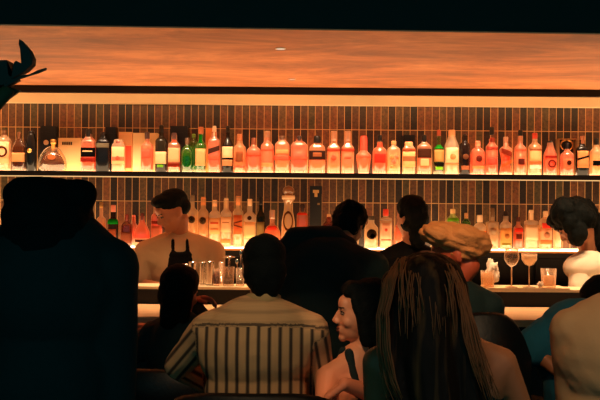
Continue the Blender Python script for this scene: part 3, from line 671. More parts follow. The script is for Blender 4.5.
# right hand group: tumbler with napkin, wine glass, coupe, rocks glass on a tray
k = 4.56/F
xa, _, _ = on_ledge(485); xb, _, _ = on_ledge(566)
t = thing('serving_mat', 'long pale bar tray carrying wine glass, coupe and rocks glass', 'tray', ((xa+xb)/2, 4.585, LEDGE+.0005))
mesh_obj('tray_base', bx(-(xb-xa)/2, (xb-xa)/2, -.080, .09, 0, .006, bev=.002), mat('bone_tray', (.97, .88, .72), .4), t)
mesh_obj('rim', bx(-(xb-xa)/2-.004, (xb-xa)/2+.004, -.086, -.080, 0, .008, bev=.002), mat('bone_tray', (.97, .88, .72), .4), t)
ZT = LEDGE+.0075
tumbler(487.5, 14, 272, 'short glass of cloudy cream drink below the white napkin', D=4.56, drink=(1, .86, .62), fill=.85, z=ZT)
x, yb, k = on_ledge(492)
crumple('cloth_napkin', 'tall white folded cloth napkin beside the cloudy drink', (x+.012, 4.61, ZT), (.042, .026, .076), NAP, 9)
def stem_glass(px, w, top, bowl_bot, text, style, drink, name):
    x, yb, k = on_ledge(px); D = 4.54
    t = thing(name, text, 'glass', (x, D, ZT), 0, LG)
    H = (yb-top)*k; hb = (yb-bowl_bot)*k; r = w/2*k
    mesh_obj('foot', lathe(BM(), [(r*.85, 0), (r*.8, .003), (.006, .008), (.004, .012)], 28), GL if style == 'x' else glass((1, .9, .75), .45, .2), t, True)
    mesh_obj('stem', lathe(BM(), [(.0035, .010), (.0035, hb)], 12), glass((1, .9, .75), .5, .2), t, True)
    if style == 'wine':
        pr = [(.004, hb), (r*.6, hb+(H-hb)*.14), (r*.95, hb+(H-hb)*.4), (r, hb+(H-hb)*.6), (r*.8, H)]
    else:
        pr = [(.004, hb), (r*.55, hb+(H-hb)*.12), (r*.95, hb+(H-hb)*.5), (r, H)]
    inner = [(a*.95, z+.002) for a, z in pr[1:]][::-1]
    b = mesh_obj('bowl', lathe(BM(), pr+[(inner[0][0], H)]+inner[1:]+[(.001, hb+.004)], 28), glass((1, .93, .84), .04, .06), t, True)
    mesh_obj('rim', lathe(BM(), [(pr[-1][0]*.99, H-.001), (pr[-1][0]*1.03, H+.0005), (pr[-1][0]*.99, H+.002)], 28, cap=False), glass((1, .93, .84), .7, .3), t, True)
    if drink:
        f = .93 if style != 'wine' else .3
        dp = [(a*.93, z+.003) for a, z in pr if z <= hb+(H-hb)*f+.001]
        mesh_obj('drink', lathe(BM(), dp+[(dp[-1][0]*1.02, hb+(H-hb)*f)], 24), glass(drink, .75), t, True)
stem_glass(510.5, 15, 250, 268, 'clear stemmed wine glass nearly empty on the pale tray', 'wine', None, 'wine_glass')
stem_glass(528, 15.5, 255, 267, 'coupe glass filled with frothy pale cocktail', 'coupe', (1, .97, .9), 'coupe_glass')
x, yb, k = on_ledge(539)
crumple('paper_napkin', 'small white crumpled napkin left of the rocks glass', (x, 4.53, ZT), (.018, .014, .017), NAP, 5)
t, h, r = tumbler(548.5, 15.5, 270, 'rocks glass with pale iced drink on the right of the tray', D=4.54, drink=(1, .86, .66), fill=.62, z=ZT)

# ------------------------------------------------------------------ people
def cap_(bm, p0, r0, p1, r1, seg=10):
    p0, p1 = Vector(p0), Vector(p1)
    for p, r in ((p0, r0), (p1, r1)):
        bmesh.ops.create_icosphere(bm, subdivisions=2, radius=r, matrix=Matrix.Translation(p))
    d = p1-p0
    if d.length > 1e-4:
        M = Matrix.Translation((p0+p1)/2) @ d.to_track_quat('Z', 'Y').to_matrix().to_4x4()
        bmesh.ops.create_cone(bm, segments=14, radius1=r0, radius2=r1, depth=d.length, cap_ends=True, matrix=M)
def ell(bm, c, r, M=None):
    bmesh.ops.create_icosphere(bm, subdivisions=3, radius=1, matrix=(Matrix.Translation(Vector(c)) @ (M or Matrix.Identity(4)) @ Matrix.Diagonal((*r, 1))))
def fuse(name, bm, m, parent, voxel=.008, smooth=3, wr=0, wsc=9, ridge=None):
    """unite the overlapping shapes into one skin, then add folds"""
    me = bpy.data.meshes.new(name); bm.to_mesh(me); bm.free()
    tmp = bpy.data.objects.new('tmp', me); C.objects.link(tmp)
    r = tmp.modifiers.new('r', 'REMESH'); r.mode = 'VOXEL'; r.voxel_size = voxel
    s = tmp.modifiers.new('s', 'SMOOTH'); s.iterations = smooth; s.factor = .6
    dg = bpy.context.evaluated_depsgraph_get()
    res = bpy.data.meshes.new_from_object(tmp.evaluated_get(dg))
    bpy.data.objects.remove(tmp); bpy.data.meshes.remove(me)
    res.name = name
    if wr or ridge:
        nrm = [v.normal.copy() for v in res.vertices]
        for v, n_ in zip(res.vertices, nrm):
            d = 0
            if wr: d += wr*(noise.noise(v.co*wsc)+.5*noise.noise(v.co*wsc*2.3))
            if ridge: d += ridge(v.co, n_)
            v.co += n_*d
    for p in res.polygons: p.use_smooth = True
    res.materials.clear(); res.materials.append(m)
    o = bpy.data.objects.new(name, res); link(o)
    if parent is not None:
        o.parent = parent; o.location = -parent.location.copy()
        if parent.parent is not None: o.location = (0, 0, 0)
    return o
def headM(c, yaw, pitch=0, roll=0, s=1):
    return Matrix.Translation(Vector(c)) @ Matrix.Rotation(yaw, 4, 'Z') @ Matrix.Rotation(pitch, 4, 'X') @ Matrix.Rotation(roll, 4, 'Y') @ Matrix.Scale(s, 4)
def head_prims(bm, M):
    s = M.to_scale().x
    q = lambda x, y, z: M @ Vector((x, y, z))
    R3 = M.to_3x3().normalized().to_4x4()
    E = lambda c, r: ell(bm, q(*c), [a*s for a in r], R3)
    E((0, -.012, .035), (.074, .095, .085))
    E((0, .02, -.015), (.066, .072, .075))
    E((0, .035, -.055), (.048, .052, .052))
    E((0, .072, -.093), (.020, .016, .017))
    E((0, .072, .035), (.045, .02, .03))
    cap_(bm, q(0, .088, .004), .008*s, q(0, .104, -.028), .0105*s)
    E((-.012, .096, -.034), (.009, .010, .008)); E((.012, .096, -.034), (.009, .010, .008))
    cap_(bm, q(-.036, .074, .018), .011*s, q(.036, .074, .018), .011*s)
    E((-.038, .055, -.03), (.022, .026, .022)); E((.038, .055, -.03), (.022, .026, .022))
    cap_(bm, q(-.016, .083, -.056), .008*s, q(.016, .083, -.056), .008*s)
    cap_(bm, q(-.014, .081, -.068), .009*s, q(.014, .081, -.068), .009*s)
    for sx in (-1, 1): E((sx*.073, -.008, -.008), (.009, .018, .030))
def face_parts(t, M, lips=None, brow=(.06, .04, .03)):
    s = M.to_scale().x
    R3 = M.to_3x3().normalized().to_4x4()
    def sm(nm, c, r, m):
        bm = BM(); ell(bm, M @ Vector(c), [a*s for a in r], R3); return local(mesh_obj(nm, bm, m, t, True), t)
    for sx in (-1, 1):
        sm('eye', (sx*.031, .079, .002), (.013, .0075, .0045), mat('eye_white', (.55, .45, .38), .3))
        sm('iris', (sx*.031, .0845, .002), (.006, .004, .0045), mat('iris', (.05, .03, .02), .3))
        bm = BM(); cap_(bm, M @ Vector((sx*.015, .089, .021)), .003*s, M @ Vector((sx*.048, .078, .024)), .0022*s)
        local(mesh_obj('eyebrow', bm, mat('brow', brow, .9), t, True), t)
        bm = BM(); cap_(bm, M @ Vector((sx*.018, .085, .009)), .0025*s, M @ Vector((sx*.044, .077, .006)), .002*s)
        local(mesh_obj('eyelashes', bm, mat('brow', brow, .9), t, True), t)
    if lips:
        bm = BM(); ell(bm, M @ Vector((0, .0895, -.057)), (.019*s, .006*s, .005*s), R3); ell(bm, M @ Vector((0, .0885, -.067)), (.016*s, .007*s, .006*s), R3)
        local(mesh_obj('lips', bm, mat('lip_colour', lips, .4), t, True), t)
def hand_prims(bm, wrist, d, nrm, side=1, curl=.5, s=1):
    """wrist point, direction of the fingers, palm normal (fingers curl towards it)"""
    d = Vector(d).normalized(); nrm = Vector(nrm); nrm = (nrm-d*nrm.dot(d)).normalized(); a = d.cross(nrm)*side
    W = Vector(wrist)
    pts = lambda u, v, w_: W+d*u*s+a*v*s+nrm*w_*s
    for v in (-.028, -.010, .010, .028): cap_(bm, pts(.0, v*.6, 0), .015*s, pts(.075, v, 0), .0125*s)
    for v, L_ in ((-.030, .060), (-.010, .075), (.011, .070), (.030, .054)):
        p0 = pts(.078, v, 0); a1 = curl; a2 = curl*2.1; a3 = curl*3
        e = lambda an: d*math.cos(an)+nrm*math.sin(an)
        p1 = p0+e(a1)*L_*.45*s; p2 = p1+e(a2)*L_*.32*s; p3 = p2+e(a3)*L_*.25*s
        cap_(bm, p0, .0095*s, p1, .0085*s); cap_(bm, p1, .0085*s, p2, .008*s); cap_(bm, p2, .008*s, p3, .0068*s)
    t0 = pts(.022, -.026, .004); t1 = pts(.052, -.052, .016); t2 = pts(.078, -.058, .030)
    cap_(bm, t0, .014*s, t1, .0105*s); cap_(bm, t1, .0105*s, t2, .008*s)

SKIN = mat('skin', (.80, .55, .40), .5, vary=.05)
def person(text, group=None, head=None, yaw=0, pitch=0, hroll=0, hs=1, neck=None, chest=None, hip=None, sh=.18, rot=0, cr=(.15, .10),
           arms=(), legs=(), shirt=None, skin=SKIN, trousers=None, sleeve=1.0, shirt_name='shirt', voxel=.008, wr=.004, tr=.0, fat=1.0,
           shirt_attr=None, neckline=.03, belly=None, strap=False, base_z=0):
    """joints in world space; arms: (side, elbow, wrist, hand dir, palm normal); legs: (side, knee, ankle)"""
    t = thing('person', text, 'person', (hip[0], hip[1], base_z), 0, group)
    Mh = headM(head, yaw, pitch, hroll, hs)
    bm = BM(); head_prims(bm, Mh)
    rt = Vector((math.cos(rot), math.sin(rot), 0)); fw = Vector((-math.sin(rot), math.cos(rot), 0))
    neck, chest, hip = Vector(neck), Vector(chest), Vector(hip)
    hb = Mh @ Vector((0, -.03, -.06))
    cap_(bm, hb, .050*hs, neck, .052)
    Rz = Matrix.Rotation(rot, 4, 'Z')
    mid = chest.lerp(hip, .55)
    def torso(b, g):
        ell(b, chest, ((cr[0]+g)*fat, cr[1]+g, .17+g), Rz)
        ell(b, chest.lerp(neck, .45), ((cr[0]*.95+g)*fat, cr[1]*.8+g, .09+g), Rz)
        ell(b, mid, ((cr[0]*.86+g)*fat, cr[1]*.92+g, .17+g), Rz)
        ell(b, hip, ((cr[0]*1.0+g)*fat, cr[1]*1.05+g, .12+g), Rz)
        for s in (-1, 1):
            so = chest.lerp(neck, .62)+rt*s*sh-Vector((0, 0, .035))
            cap_(b, neck-Vector((0, 0, .02)), .042+g, so, .048+g)
            cap_(b, chest+rt*s*cr[0]*.5*fat, .09+g*.8, so, .05+g)
    torso(bm, 0)
    A = []
    for s, el, wrp, hd, pn in arms:
        so = chest.lerp(neck, .62)+rt*s*sh-Vector((0, 0, .035))
        el, wrp = Vector(el), Vector(wrp); A.append((s, so, el, wrp))
        cap_(bm, so, .048, el, .036); cap_(bm, el, .036, wrp, .024)
        hand_prims(bm, wrp, hd, pn, side=s, s=.95)
    Lg = []
    for s, kn, an in legs:
        hj = hip+rt*s*.09-Vector((0, 0, .03)); kn, an = Vector(kn), Vector(an); Lg.append((hj, kn, an))
        cap_(bm, hj, .085, kn, .055); cap_(bm, kn, .055, an, .038)
        cap_(bm, an-Vector((0, 0, .03)), .038, an+fw*.13-Vector((0, 0, .05)), .030)
    fuse('body', bm, skin, t, voxel, 3)
    if shirt:
        b = BM(); g = .014+tr
        if strap:
            ell(b, chest-Vector((0, 0, .045)), ((cr[0]+g*.7)*fat, cr[1]+g*.7, .13), Rz)
            ell(b, mid, ((cr[0]*.86+g)*fat, cr[1]*.92+g, .17+g), Rz); ell(b, hip, ((cr[0]+g)*fat, cr[1]*1.05+g, .12+g), Rz)
            for s in (-1, 1):
                q0 = chest+rt*s*cr[0]*.55
                q1 = neck+rt*s*.085-Vector((0, 0, .0))
                for f_ in (-1, 1): cap_(b, q0+fw*f_*(cr[1]*.9)+Vector((0, 0, .0)), .018, q1+fw*f_*.02, .016)
        else: torso(b, g)
        for (s, so, el, wrp) in A:
            if strap: continue
            if sleeve >= 1:
                e2 = wrp.lerp(el, max(0, 2-sleeve) if sleeve < 2 else .06)
                cap_(b, so, .062+tr, el, .050+tr*.7); cap_(b, el, .050+tr*.7, e2, .038+tr*.5)
            else:
                cap_(b, so, .062+tr, so.lerp(el, sleeve), .056+tr)
        o = fuse(shirt_name, b, shirt, t, voxel, 4, wr)
        if shirt_attr: shirt_attr(o, A, chest, neck)
    if trousers:
        b = BM(); ell(b, hip-Vector((0, 0, .02)), ((cr[0]+.02)*fat, cr[1]*1.05+.022, .13), Rz)
        for hj, kn, an in Lg:
            cap_(b, hj, .10, kn, .07); cap_(b, kn, .07, an+Vector((0, 0, .04)), .055)
        fuse('trousers', b, trousers, t, .012, 3)
        for hj, kn, an in Lg:
            b = BM(); cap_(b, an-Vector((0, 0, .035)), .045, an+fw*.13-Vector((0, 0, .045)), .038)
            fuse('shoe', b, BLACK, t, .01, 2)
    return t, Mh
def hair(t, Mh, m, prims, wr=.003, wsc=30, voxel=.007, name='hair', ridge=None, smooth=2):
    """prims in head space: ('e', centre, radii) or ('c', p0, r0, p1, r1); world space ones start with 'w'"""
    b = BM(); s = Mh.to_scale().x; R3 = Mh.to_3x3().normalized().to_4x4()
    for pz in prims:
        if pz[0] == 'e': ell(b, Mh @ Vector(pz[1]), [a*s for a in pz[2]], R3)
        elif pz[0] == 'c': cap_(b, Mh @ Vector(pz[1]), pz[2]*s, Mh @ Vector(pz[3]), pz[4]*s)
        elif pz[0] == 'wc': cap_(b, pz[1], pz[2], pz[3], pz[4])
        elif pz[0] == 'we': ell(b, pz[1], pz[2])
    return fuse(name, b, m, t, voxel, smooth, wr, wsc, ridge)
HAIRB = mat('black_hair', (.05, .075, .075), .8, spec=.12, bump=.5, bscale=160)
HAIRD = mat('dark_brown_hair', (.13, .09, .07), .45, bump=.5, bscale=160)
SHORT = [('e', (0, -.022, .052), (.083, .098, .083)), ('e', (0, -.055, .0), (.076, .066, .075)), ('e', (0, .03, .085), (.066, .06, .038)),
         ('c', (-.072, -.005, .02), .016, (-.072, -.005, .045), .02), ('c', (.072, -.005, .02), .016, (.072, -.005, .045), .02)]
FULL = [('e', (0, -.025, .050), (.095, .110, .095)), ('e', (0, -.055, -.01), (.090, .075, .09)), ('e', (0, .035, .095), (.07, .055, .04))]

def chair(x, y, rz, seat, top, width, text, round_top=False):
    t = thing('bar_chair', text, 'chair', (x, y, 0), rz, 'black bar chairs')
    CH = mat('black_leather', (.07, .07, .07), .5, bump=.15)
    hw = width/2
    mesh_obj('seat', bx(-hw*.9, hw*.9, -.2, .22, seat-.07, seat, bev=.02), CH, t, True)
    b = BM()
    n = 14; ro = []; 
    for i in range(n+1):
        a = -1+2*i/n
        yy = -.20-.055*(1-a*a); xx = hw*a
        ztop = top-(.16*(abs(a)**3) if round_top else .03*abs(a)**4)
        ro.append([b.verts.new((xx, yy-.025, seat-.02)), b.verts.new((xx, yy+.025, seat-.02)), b.verts.new((xx, yy+.02, ztop-.012)), b.verts.new((xx, yy, ztop)), b.verts.new((xx, yy-.02, ztop-.012))])
    for i in range(n):
        for j in range(5): b.faces.new((ro[i][j], ro[i+1][j], ro[i+1][(j+1) % 5], ro[i][(j+1) % 5]))
    b.faces.new(ro[0]); b.faces.new(ro[-1][::-1])
    mesh_obj('backrest', b, CH, t, True)
    for sx in (-1, 1):
        for sy in (-1, 1):
            mesh_obj('leg', tube(BM(), [(sx*hw*.8, sy*.17, seat-.06), (sx*hw*.95, sy*.21, 0)], .016, 8, .012), BLACK, t, True)
    if seat > .5:
        fr = BM()
        q = [(hw*.88, .19), (-hw*.88, .19), (-hw*.88, -.19), (hw*.88, -.19)]
        for i in range(4): tube(fr, [(*q[i], .24), (*q[(i+1) % 4], .24)], .009)
        mesh_obj('footrest', fr, STEEL, t, True)
    return t

def seated_legs(hip, fwd=(0, 1), seat=.62, floor=.06, splay=.1):
    hx, hy = hip[0], hip[1]; f = Vector((fwd[0], fwd[1], 0)).normalized(); r_ = Vector((f.y, -f.x, 0))
    out = []
    for s in (-1, 1):
        kn = Vector((hx, hy, seat+.05))+f*.42+r_*s*splay; an = kn+f*(.02)+Vector((0, 0, -(seat+.05-max(floor, seat-.40))))
        out.append((s, kn, an))
    return out
def stand_legs(hip, y=None):
    return [(s, (hip[0]+s*.10, hip[1], .50), (hip[0]+s*.10, hip[1]-.02, .09)) for s in (-1, 1)]

# --- striped shirt guest in the centre, back to us
def stripe_mat():
    m, nt, out = newmat('striped_knit')
    N = nt.nodes; L = nt.links
    b = N.new('ShaderNodeBsdfPrincipled'); L.new(b.outputs[0], out.inputs[0]); b.inputs['Roughness'].default_value = .85
    at = N.new('ShaderNodeAttribute'); at.attribute_name = 'stripe'
    sep = N.new('ShaderNodeSeparateXYZ'); L.new(at.outputs['Vector'], sep.inputs[0])
    def mt(op, a, bb=None, c=None):
        n = N.new('ShaderNodeMath'); n.operation = op
        for i, v in enumerate((a, bb, c)):
            if v is None: continue
            if isinstance(v, (int, float)): n.inputs[i].default_value = v
            else: L.new(v, n.inputs[i])
        return n.outputs[0]
    f = mt('FRACT', mt('ADD', mt('DIVIDE', sep.outputs[0], .0365), 50))
    tri = mt('ABSOLUTE', mt('SUBTRACT', f, .5))
    s1 = N.new('ShaderNodeMapRange'); s1.interpolation_type = 'SMOOTHSTEP'; L.new(tri, s1.inputs[0])
    s1.inputs[1].default_value = .05; s1.inputs[2].default_value = .27; s1.inputs[3].default_value = 1; s1.inputs[4].default_value = 0
    fine = mt('MULTIPLY', mt('GREATER_THAN', mt('FRACT', mt('MULTIPLY', sep.outputs[0], 220)), .5), .12)
    k_ = mt('MULTIPLY', s1.outputs[0], sep.outputs[1])
    k_ = mt('MINIMUM', mt('ADD', k_, fine), 1)
    mx = N.new('ShaderNodeMix'); mx.data_type = 'RGBA'; L.new(k_, mx.inputs[0])
    mx.inputs[6].default_value = (*srgb((.86, .68, .48)), 1); mx.inputs[7].default_value = (*srgb((.26, .21, .17)), 1)
    L.new(mx.outputs[2], b.inputs['Base Color'])
    nz = N.new('ShaderNodeTexNoise'); nz.inputs['Scale'].default_value = 180
    bp = N.new('ShaderNodeBump'); bp.inputs['Strength'].default_value = .3; bp.inputs['Distance'].default_value = .003
    tc = N.new('ShaderNodeTexCoord'); L.new(tc.outputs['Object'], nz.inputs['Vector'])
    L.new(nz.outputs[0], bp.inputs['Height']); L.new(bp.outputs[0], b.inputs['Normal'])
    return m
def stripe_attr(o, A, chest, neck):
    me = o.data; a = me.attributes.new('stripe', 'FLOAT_VECTOR', 'POINT')
    cx = chest.x
    for i, v in enumerate(me.vertices):
        p = v.co
        u = p.x-cx; k_ = 1.0
        yoke = 1.075-.35*(p.x-cx)**2
        if p.z > yoke:
            u = p.z; k_ = .28
        if abs(p.z-yoke) < .006: u = .0365*.5; k_ = .9
        for (s, so, el, wr_) in A:
            best = 9; uu = 0
            for q0, q1 in ((so, el), (el, wr_)):
                d = q1-q0; L_ = d.length; d.normalize()
                tt = (p-q0).dot(d)
                if 0 <= tt <= L_+.03:
                    dist = (p-q0-d*tt).length
                    if dist < best: best = dist; n_ = d.cross(Vector((0, 1, 0))).normalized(); uu = (p-q0).dot(n_)
            if best < .08 and (abs(p.x-cx) > .205):
                u = uu+.01*s; k_ = 1
        a.data[i].vector = (u, k_, 0)
D = 3.0
hip = P(256, 408, D-.02); hip.z = .70
neck = P(263, 304, D-.02); chest = P(255, 348, D-.03)
t, Mh = person('man from behind in tan shirt with dark vertical stripes, seated centre front', head=P(264, 270, D+.03), yaw=.12, pitch=-.25, hs=.98, neck=neck, chest=chest, hip=hip, sh=.182, cr=(.190, .115),
    arms=[(-1, P(178, 366, D+.10), P(222, 392, D+.34), (.8, .5, .1), (0, 0, -1)), (1, P(322, 392, D+.08), P(300, 396, D+.34), (-.6, .8, 0), (0, 0, -1))],
    legs=seated_legs(hip, seat=.62), shirt=stripe_mat(), trousers=BLACKCLOTH, sleeve=2.0, shirt_attr=stripe_attr, wr=.005, voxel=.006, tr=.004)
hair(t, Mh, HAIRB, [('e', (0, -.022, .050), (.082, .102, .080)), ('e', (0, -.05, -.015), (.079, .070, .085)), ('e', (0, .035, .085), (.06, .05, .035)), ('c', (-.025, -.07, -.05), .038, (-.02, -.060, -.085), .032), ('c', (.025, -.07, -.05), .038, (.02, -.060, -.085), .032)], wr=.004, wsc=24, smooth=6)
b = BM(); lathe(b, [(.058, 0), (.064, .006), (.063, .035), (.056, .04)], 28, dr=.95, cap=False)
for v in b.verts: v.co = Matrix.Rotation(-.2, 3, 'X') @ v.co + neck + Vector((0, .0, -.005))
local(mesh_obj('collar', b, mat('knit_tan', (.74, .62, .42), .85), t, True), t)
chair(hip.x+.0, hip.y-.06, 0, .62, .885, .50, 'black chair whose back shows just below the striped shirt')

# --- big dark figure at the far left
D = 2.0
hip = P(50, 500, D); hip.z = .88
neck = P(55, 232, D); chest = P(52, 284, D)
t, Mh = person('large person in black with full dark hair, back to us at left edge', head=P(50, 228, D), yaw=.1, hs=.93, neck=neck, chest=chest, hip=hip, sh=.130, cr=(.150, .11),
    arms=[(-1, P(-40, 420, D+.02), P(-20, 430, D+.26), (.3, .9, 0), (0, 0, -1)), (1, P(112, 400, D+.02), P(120, 372, D+.27), (.1, .8, .2), (-1, 0, 0))],
    legs=stand_legs(hip), shirt=BLACKCLOTH, trousers=BLACKCLOTH, sleeve=2.0, tr=.01)
hair(t, Mh, HAIRB, [('e', (0, -.02, .035), (.112, .115, .098)), ('e', (0, -.03, -.03), (.113, .10, .10)), ('c', (-.06, -.03, .08), .05, (.075, -.03, .078), .05), ('c', (-.07, -.04, -.04), .05, (-.075, -.05, -.12), .05), ('c', (0, -.05, -.05), .07, (0, -.06, -.12), .06)], wr=.008, wsc=18, voxel=.009)

# --- bartender in tan T-shirt
D = 5.05
TSH = mat('tan_tshirt', (.90, .74, .54), .9, bump=.1)
hip = P(178, 380, D); hip.z = .90
neck = P(179, 236, D-.0); chest = P(181, 266, D)
Mskin = mat('tan_skin', (.74, .46, .30), .5)
t, Mh = person('barkeeper in tan T-shirt and dark apron looking down to the left behind the bar', head=P(172, 212, D-.08), yaw=2.1, pitch=-.45, hs=1.0, neck=neck, chest=chest, hip=hip, sh=.20, rot=.12+PI*0, cr=(.175, .11), skin=Mskin,
    arms=[(-1, P(141, 284, D-.05), P(166, 288, D-.26), (.9, -.3, .1), (0, 0, -1)), (1, P(212, 292, D-.08), P(190, 300, D-.27), (-.9, -.3, .1), (0, 0, -1))],
    legs=stand_legs(hip), shirt=TSH, trousers=BLACKCLOTH, sleeve=.82, tr=.014, voxel=.006, shirt_name='t_shirt')
face_parts(t, Mh, lips=(.5, .25, .2))
hair(t, Mh, HAIRB, [('e', (0, -.022, .058), (.083, .102, .074)), ('e', (0, -.065, .01), (.072, .058, .06)), ('e', (0, .04, .092), (.07, .055, .034)), ('e', (-.03, .07, .095), (.03, .03, .022))])
b = BM()
for q in range(9): cap_(b, P(172-q*.8, 255+q*5, D-.128-.003*min(q, 5)), .020, P(189+q*.8, 255+q*5, D-.128-.003*min(q, 5)), .020)
cap_(b, P(173, 256, D-.125), .013, P(173, 240, D-.10), .012); cap_(b, P(188, 256, D-.125), .013, P(187, 240, D-.10), .012)
ell(b, P(183, 330, D-.03), (.16, .115, .26))
fuse('apron', b, STAFFBLACK, t, .009, 4)

# --- dark customer at the bar on the left, reaching hands
D = 3.72
hip = P(180, 420, D); hip.z = .72
neck = P(181, 316, D); chest = P(179, 350, D)
Mred = mat('ruddy_skin', (.80, .44, .32), .5)
t, Mh = person('small dark-clad customer sideways at the bar with both hands raised', head=P(181, 293, D), yaw=-.5, pitch=-.2, hs=.88, neck=neck, chest=chest, hip=hip, sh=.13, rot=-.3, cr=(.13, .10), skin=Mred,
    arms=[(-1, P(140, 352, D+.04), P(152, 328, D+.2), (-.9, .25, .1), (0, 0, -1)), (1, P(214, 335, D+.02), P(190, 301, D+.16), (.9, .1, .15), (0, -.3, -1))],
    legs=seated_legs(hip), shirt=BLACKCLOTH, trousers=BLACKCLOTH, sleeve=2.0, voxel=.005, wr=.004)
hair(t, Mh, HAIRB, FULL[:2]+[('e', (0, .02, .09), (.075, .06, .045)), ('c', (-.06, -.03, 0), .035, (-.055, -.03, -.13), .03), ('c', (.06, -.03, 0), .035, (.055, -.03, -.13), .03), ('c', (0, -.07, 0), .05, (0, -.07, -.14), .05)])
chair(hip.x, hip.y-.02, -.1, .63, .80, .44, 'black bar chair under the small dark-clad customer')

# --- broad dark guest leaning at the bar
D = 3.80
hip = P(322, 420, D-.1); hip.z = .85
neck = P(338, 247, D-.02); chest = P(324, 277, D-.04)
t, Mh = person('broad guest in black leaning on the bar, dark head tilted right', head=P(350, 226, D+.10), yaw=-.5, pitch=-.6, hs=.80, neck=neck, chest=chest, hip=hip, sh=.185, rot=-.1, cr=(.20, .13),
    arms=[(-1, P(284, 306, D-.05), P(300, 312, D+.22), (.3, .9, .1), (0, 0, -1)), (1, P(371, 316, D+.0), P(358, 316, D+.24), (-.3, .9, .1), (0, 0, -1))],
    legs=stand_legs(hip), shirt=BLACKCLOTH, trousers=BLACKCLOTH, sleeve=2.0, wr=.006, tr=.008)
hair(t, Mh, HAIRB, FULL, wr=.01, wsc=26)
b = BM(); cap_(b, P(296, 240, D-.02), .062, P(334, 238, D-.02), .058); cap_(b, P(290, 246, D-.02), .055, P(278, 262, D-.02), .06); cap_(b, P(300, 255, D-.02), .09, P(300, 310, D-.04), .09); cap_(b, P(345, 250, D-.02), .07, P(355, 300, D-.04), .08)
cap_(b, P(320, 255, D-.02), .09, P(330, 330, D-.04), .10)
fuse('jacket', b, BLACKCLOTH, t, .01, 5, .006)

# --- barkeeper in black, back turned, middle
D = 4.95
hip = P(410, 380, D); hip.z = .88
neck = P(410, 244, D); chest = P(408, 278, D)
t, Mh = person('barkeeper in black with short dark hair standing behind the bar, middle', head=P(411, 219, D), yaw=.6, pitch=-.1, hs=.98, neck=neck, chest=chest, hip=hip, sh=.18, rot=.15, cr=(.17, .11),
    arms=[(-1, P(372, 300, D-.02), P(385, 312, D-.15), (.7, -.5, 0), (0, 0, -1)), (1, P(450, 305, D-.02), P(436, 312, D-.15), (-.7, -.5, 0), (0, 0, -1))],
    legs=stand_legs(hip), shirt=STAFFBLACK, trousers=STAFFBLACK, sleeve=2.0)
hair(t, Mh, HAIRB, SHORT+[('e', (0, -.01, .075), (.082, .092, .075)), ('e', (0, -.02, -.03), (.078, .075, .06)), ('c', (0, -.05, -.05), .058, (0, -.045, -.13), .052)], wr=.006)

# --- bowed barkeeper in white, right
D = 4.90
WSH = mat('white_shirt', (.98, .92, .82), .9, bump=.1)
hip = P(612, 380, D); hip.z = .88
neck = P(588, 254, D); chest = P(596, 292, D-.05)
t, Mh = person('barkeeper in white shirt with long dark hair bowing over the bar, right', head=P(573, 224, D-.08), yaw=1.15, pitch=-.75, hs=1.0, neck=neck, chest=chest, hip=hip, sh=.15, rot=.9, cr=(.165, .12),
    arms=[(-1, P(580, 292, D-.17), P(560, 296, D-.25), (-.8, -.3, -.2), (0, 0, -1)), (1, P(640, 300, D+.05), P(620, 300, D-.18), (-.8, -.5, 0), (0, 0, -1))],
    legs=stand_legs(hip), shirt=WSH, trousers=BLACKCLOTH, sleeve=.75, voxel=.006, tr=.014)
face_parts(t, Mh, lips=(.6, .3, .22))
hair(t, Mh, HAIRB, [('e', (0, -.02, .055), (.098, .118, .092)), ('e', (0, -.07, .0), (.09, .075, .09)), ('e', (0, .045, .085), (.078, .06, .045)),
     ('we', P(576, 214, D-.06), (.125, .10, .105)), ('we', P(590, 228, D-.02), (.075, .09, .12)), ('wc', P(594, 240, D+.0), .055, P(604, 268, D+.06), .05), ('we', P(564, 212, D-.12), (.075, .08, .09)), ('we', P(577, 232, D-.16), (.055, .05, .085)), ('we', P(570, 222, D-.16), (.05, .05, .07))], wr=.006, wsc=22, ridge=lambda p, n_: .006*noise.noise(Vector((p.x*60, p.y*60, p.z*14))))
b = BM(); ell(b, P(589, 268, D-.12), (.145, .10, .10)); ell(b, P(600, 290, D-.1), (.15, .12, .14)); cap_(b, P(586, 256, D-.02), .05, P(592, 270, D-.06), .08)
fuse('rolled_shoulder', b, WSH, t, .008, 4, .005)

# --- guest in blue shirt
D = 3.30
BLUE = mat('blue_shirt', (.10, .40, .49), .9, bump=.15)
hip = P(590, 470, D-.1); hip.z = .66
neck = P(590, 316, D); chest = P(580, 350, D-.02)
t, Mh = person('guest in deep blue shirt leaning on forearms, mostly behind the tan shirt', head=P(602, 306, D+.10), yaw=.2, pitch=-.6, hs=.84, neck=neck, chest=chest, hip=hip, sh=.15, rot=.1, cr=(.15, .11), skin=Mskin,
    arms=[(-1, P(533, 348, D-.06), P(556, 370, D-.14), (.9, .1, 0), (0, 0, -1)), (1, P(645, 380, D+.02), P(620, 385, D+.2), (-.4, .9, 0), (0, 0, -1))],
    legs=seated_legs(hip, seat=.55), shirt=BLUE, trousers=BLACKCLOTH, sleeve=.98, voxel=.006, tr=.022, wr=.007)
hair(t, Mh, HAIRB, FULL)
chair(hip.x, hip.y-.02, 0, .55, .75, .44, 'black chair under the guest in the blue shirt')

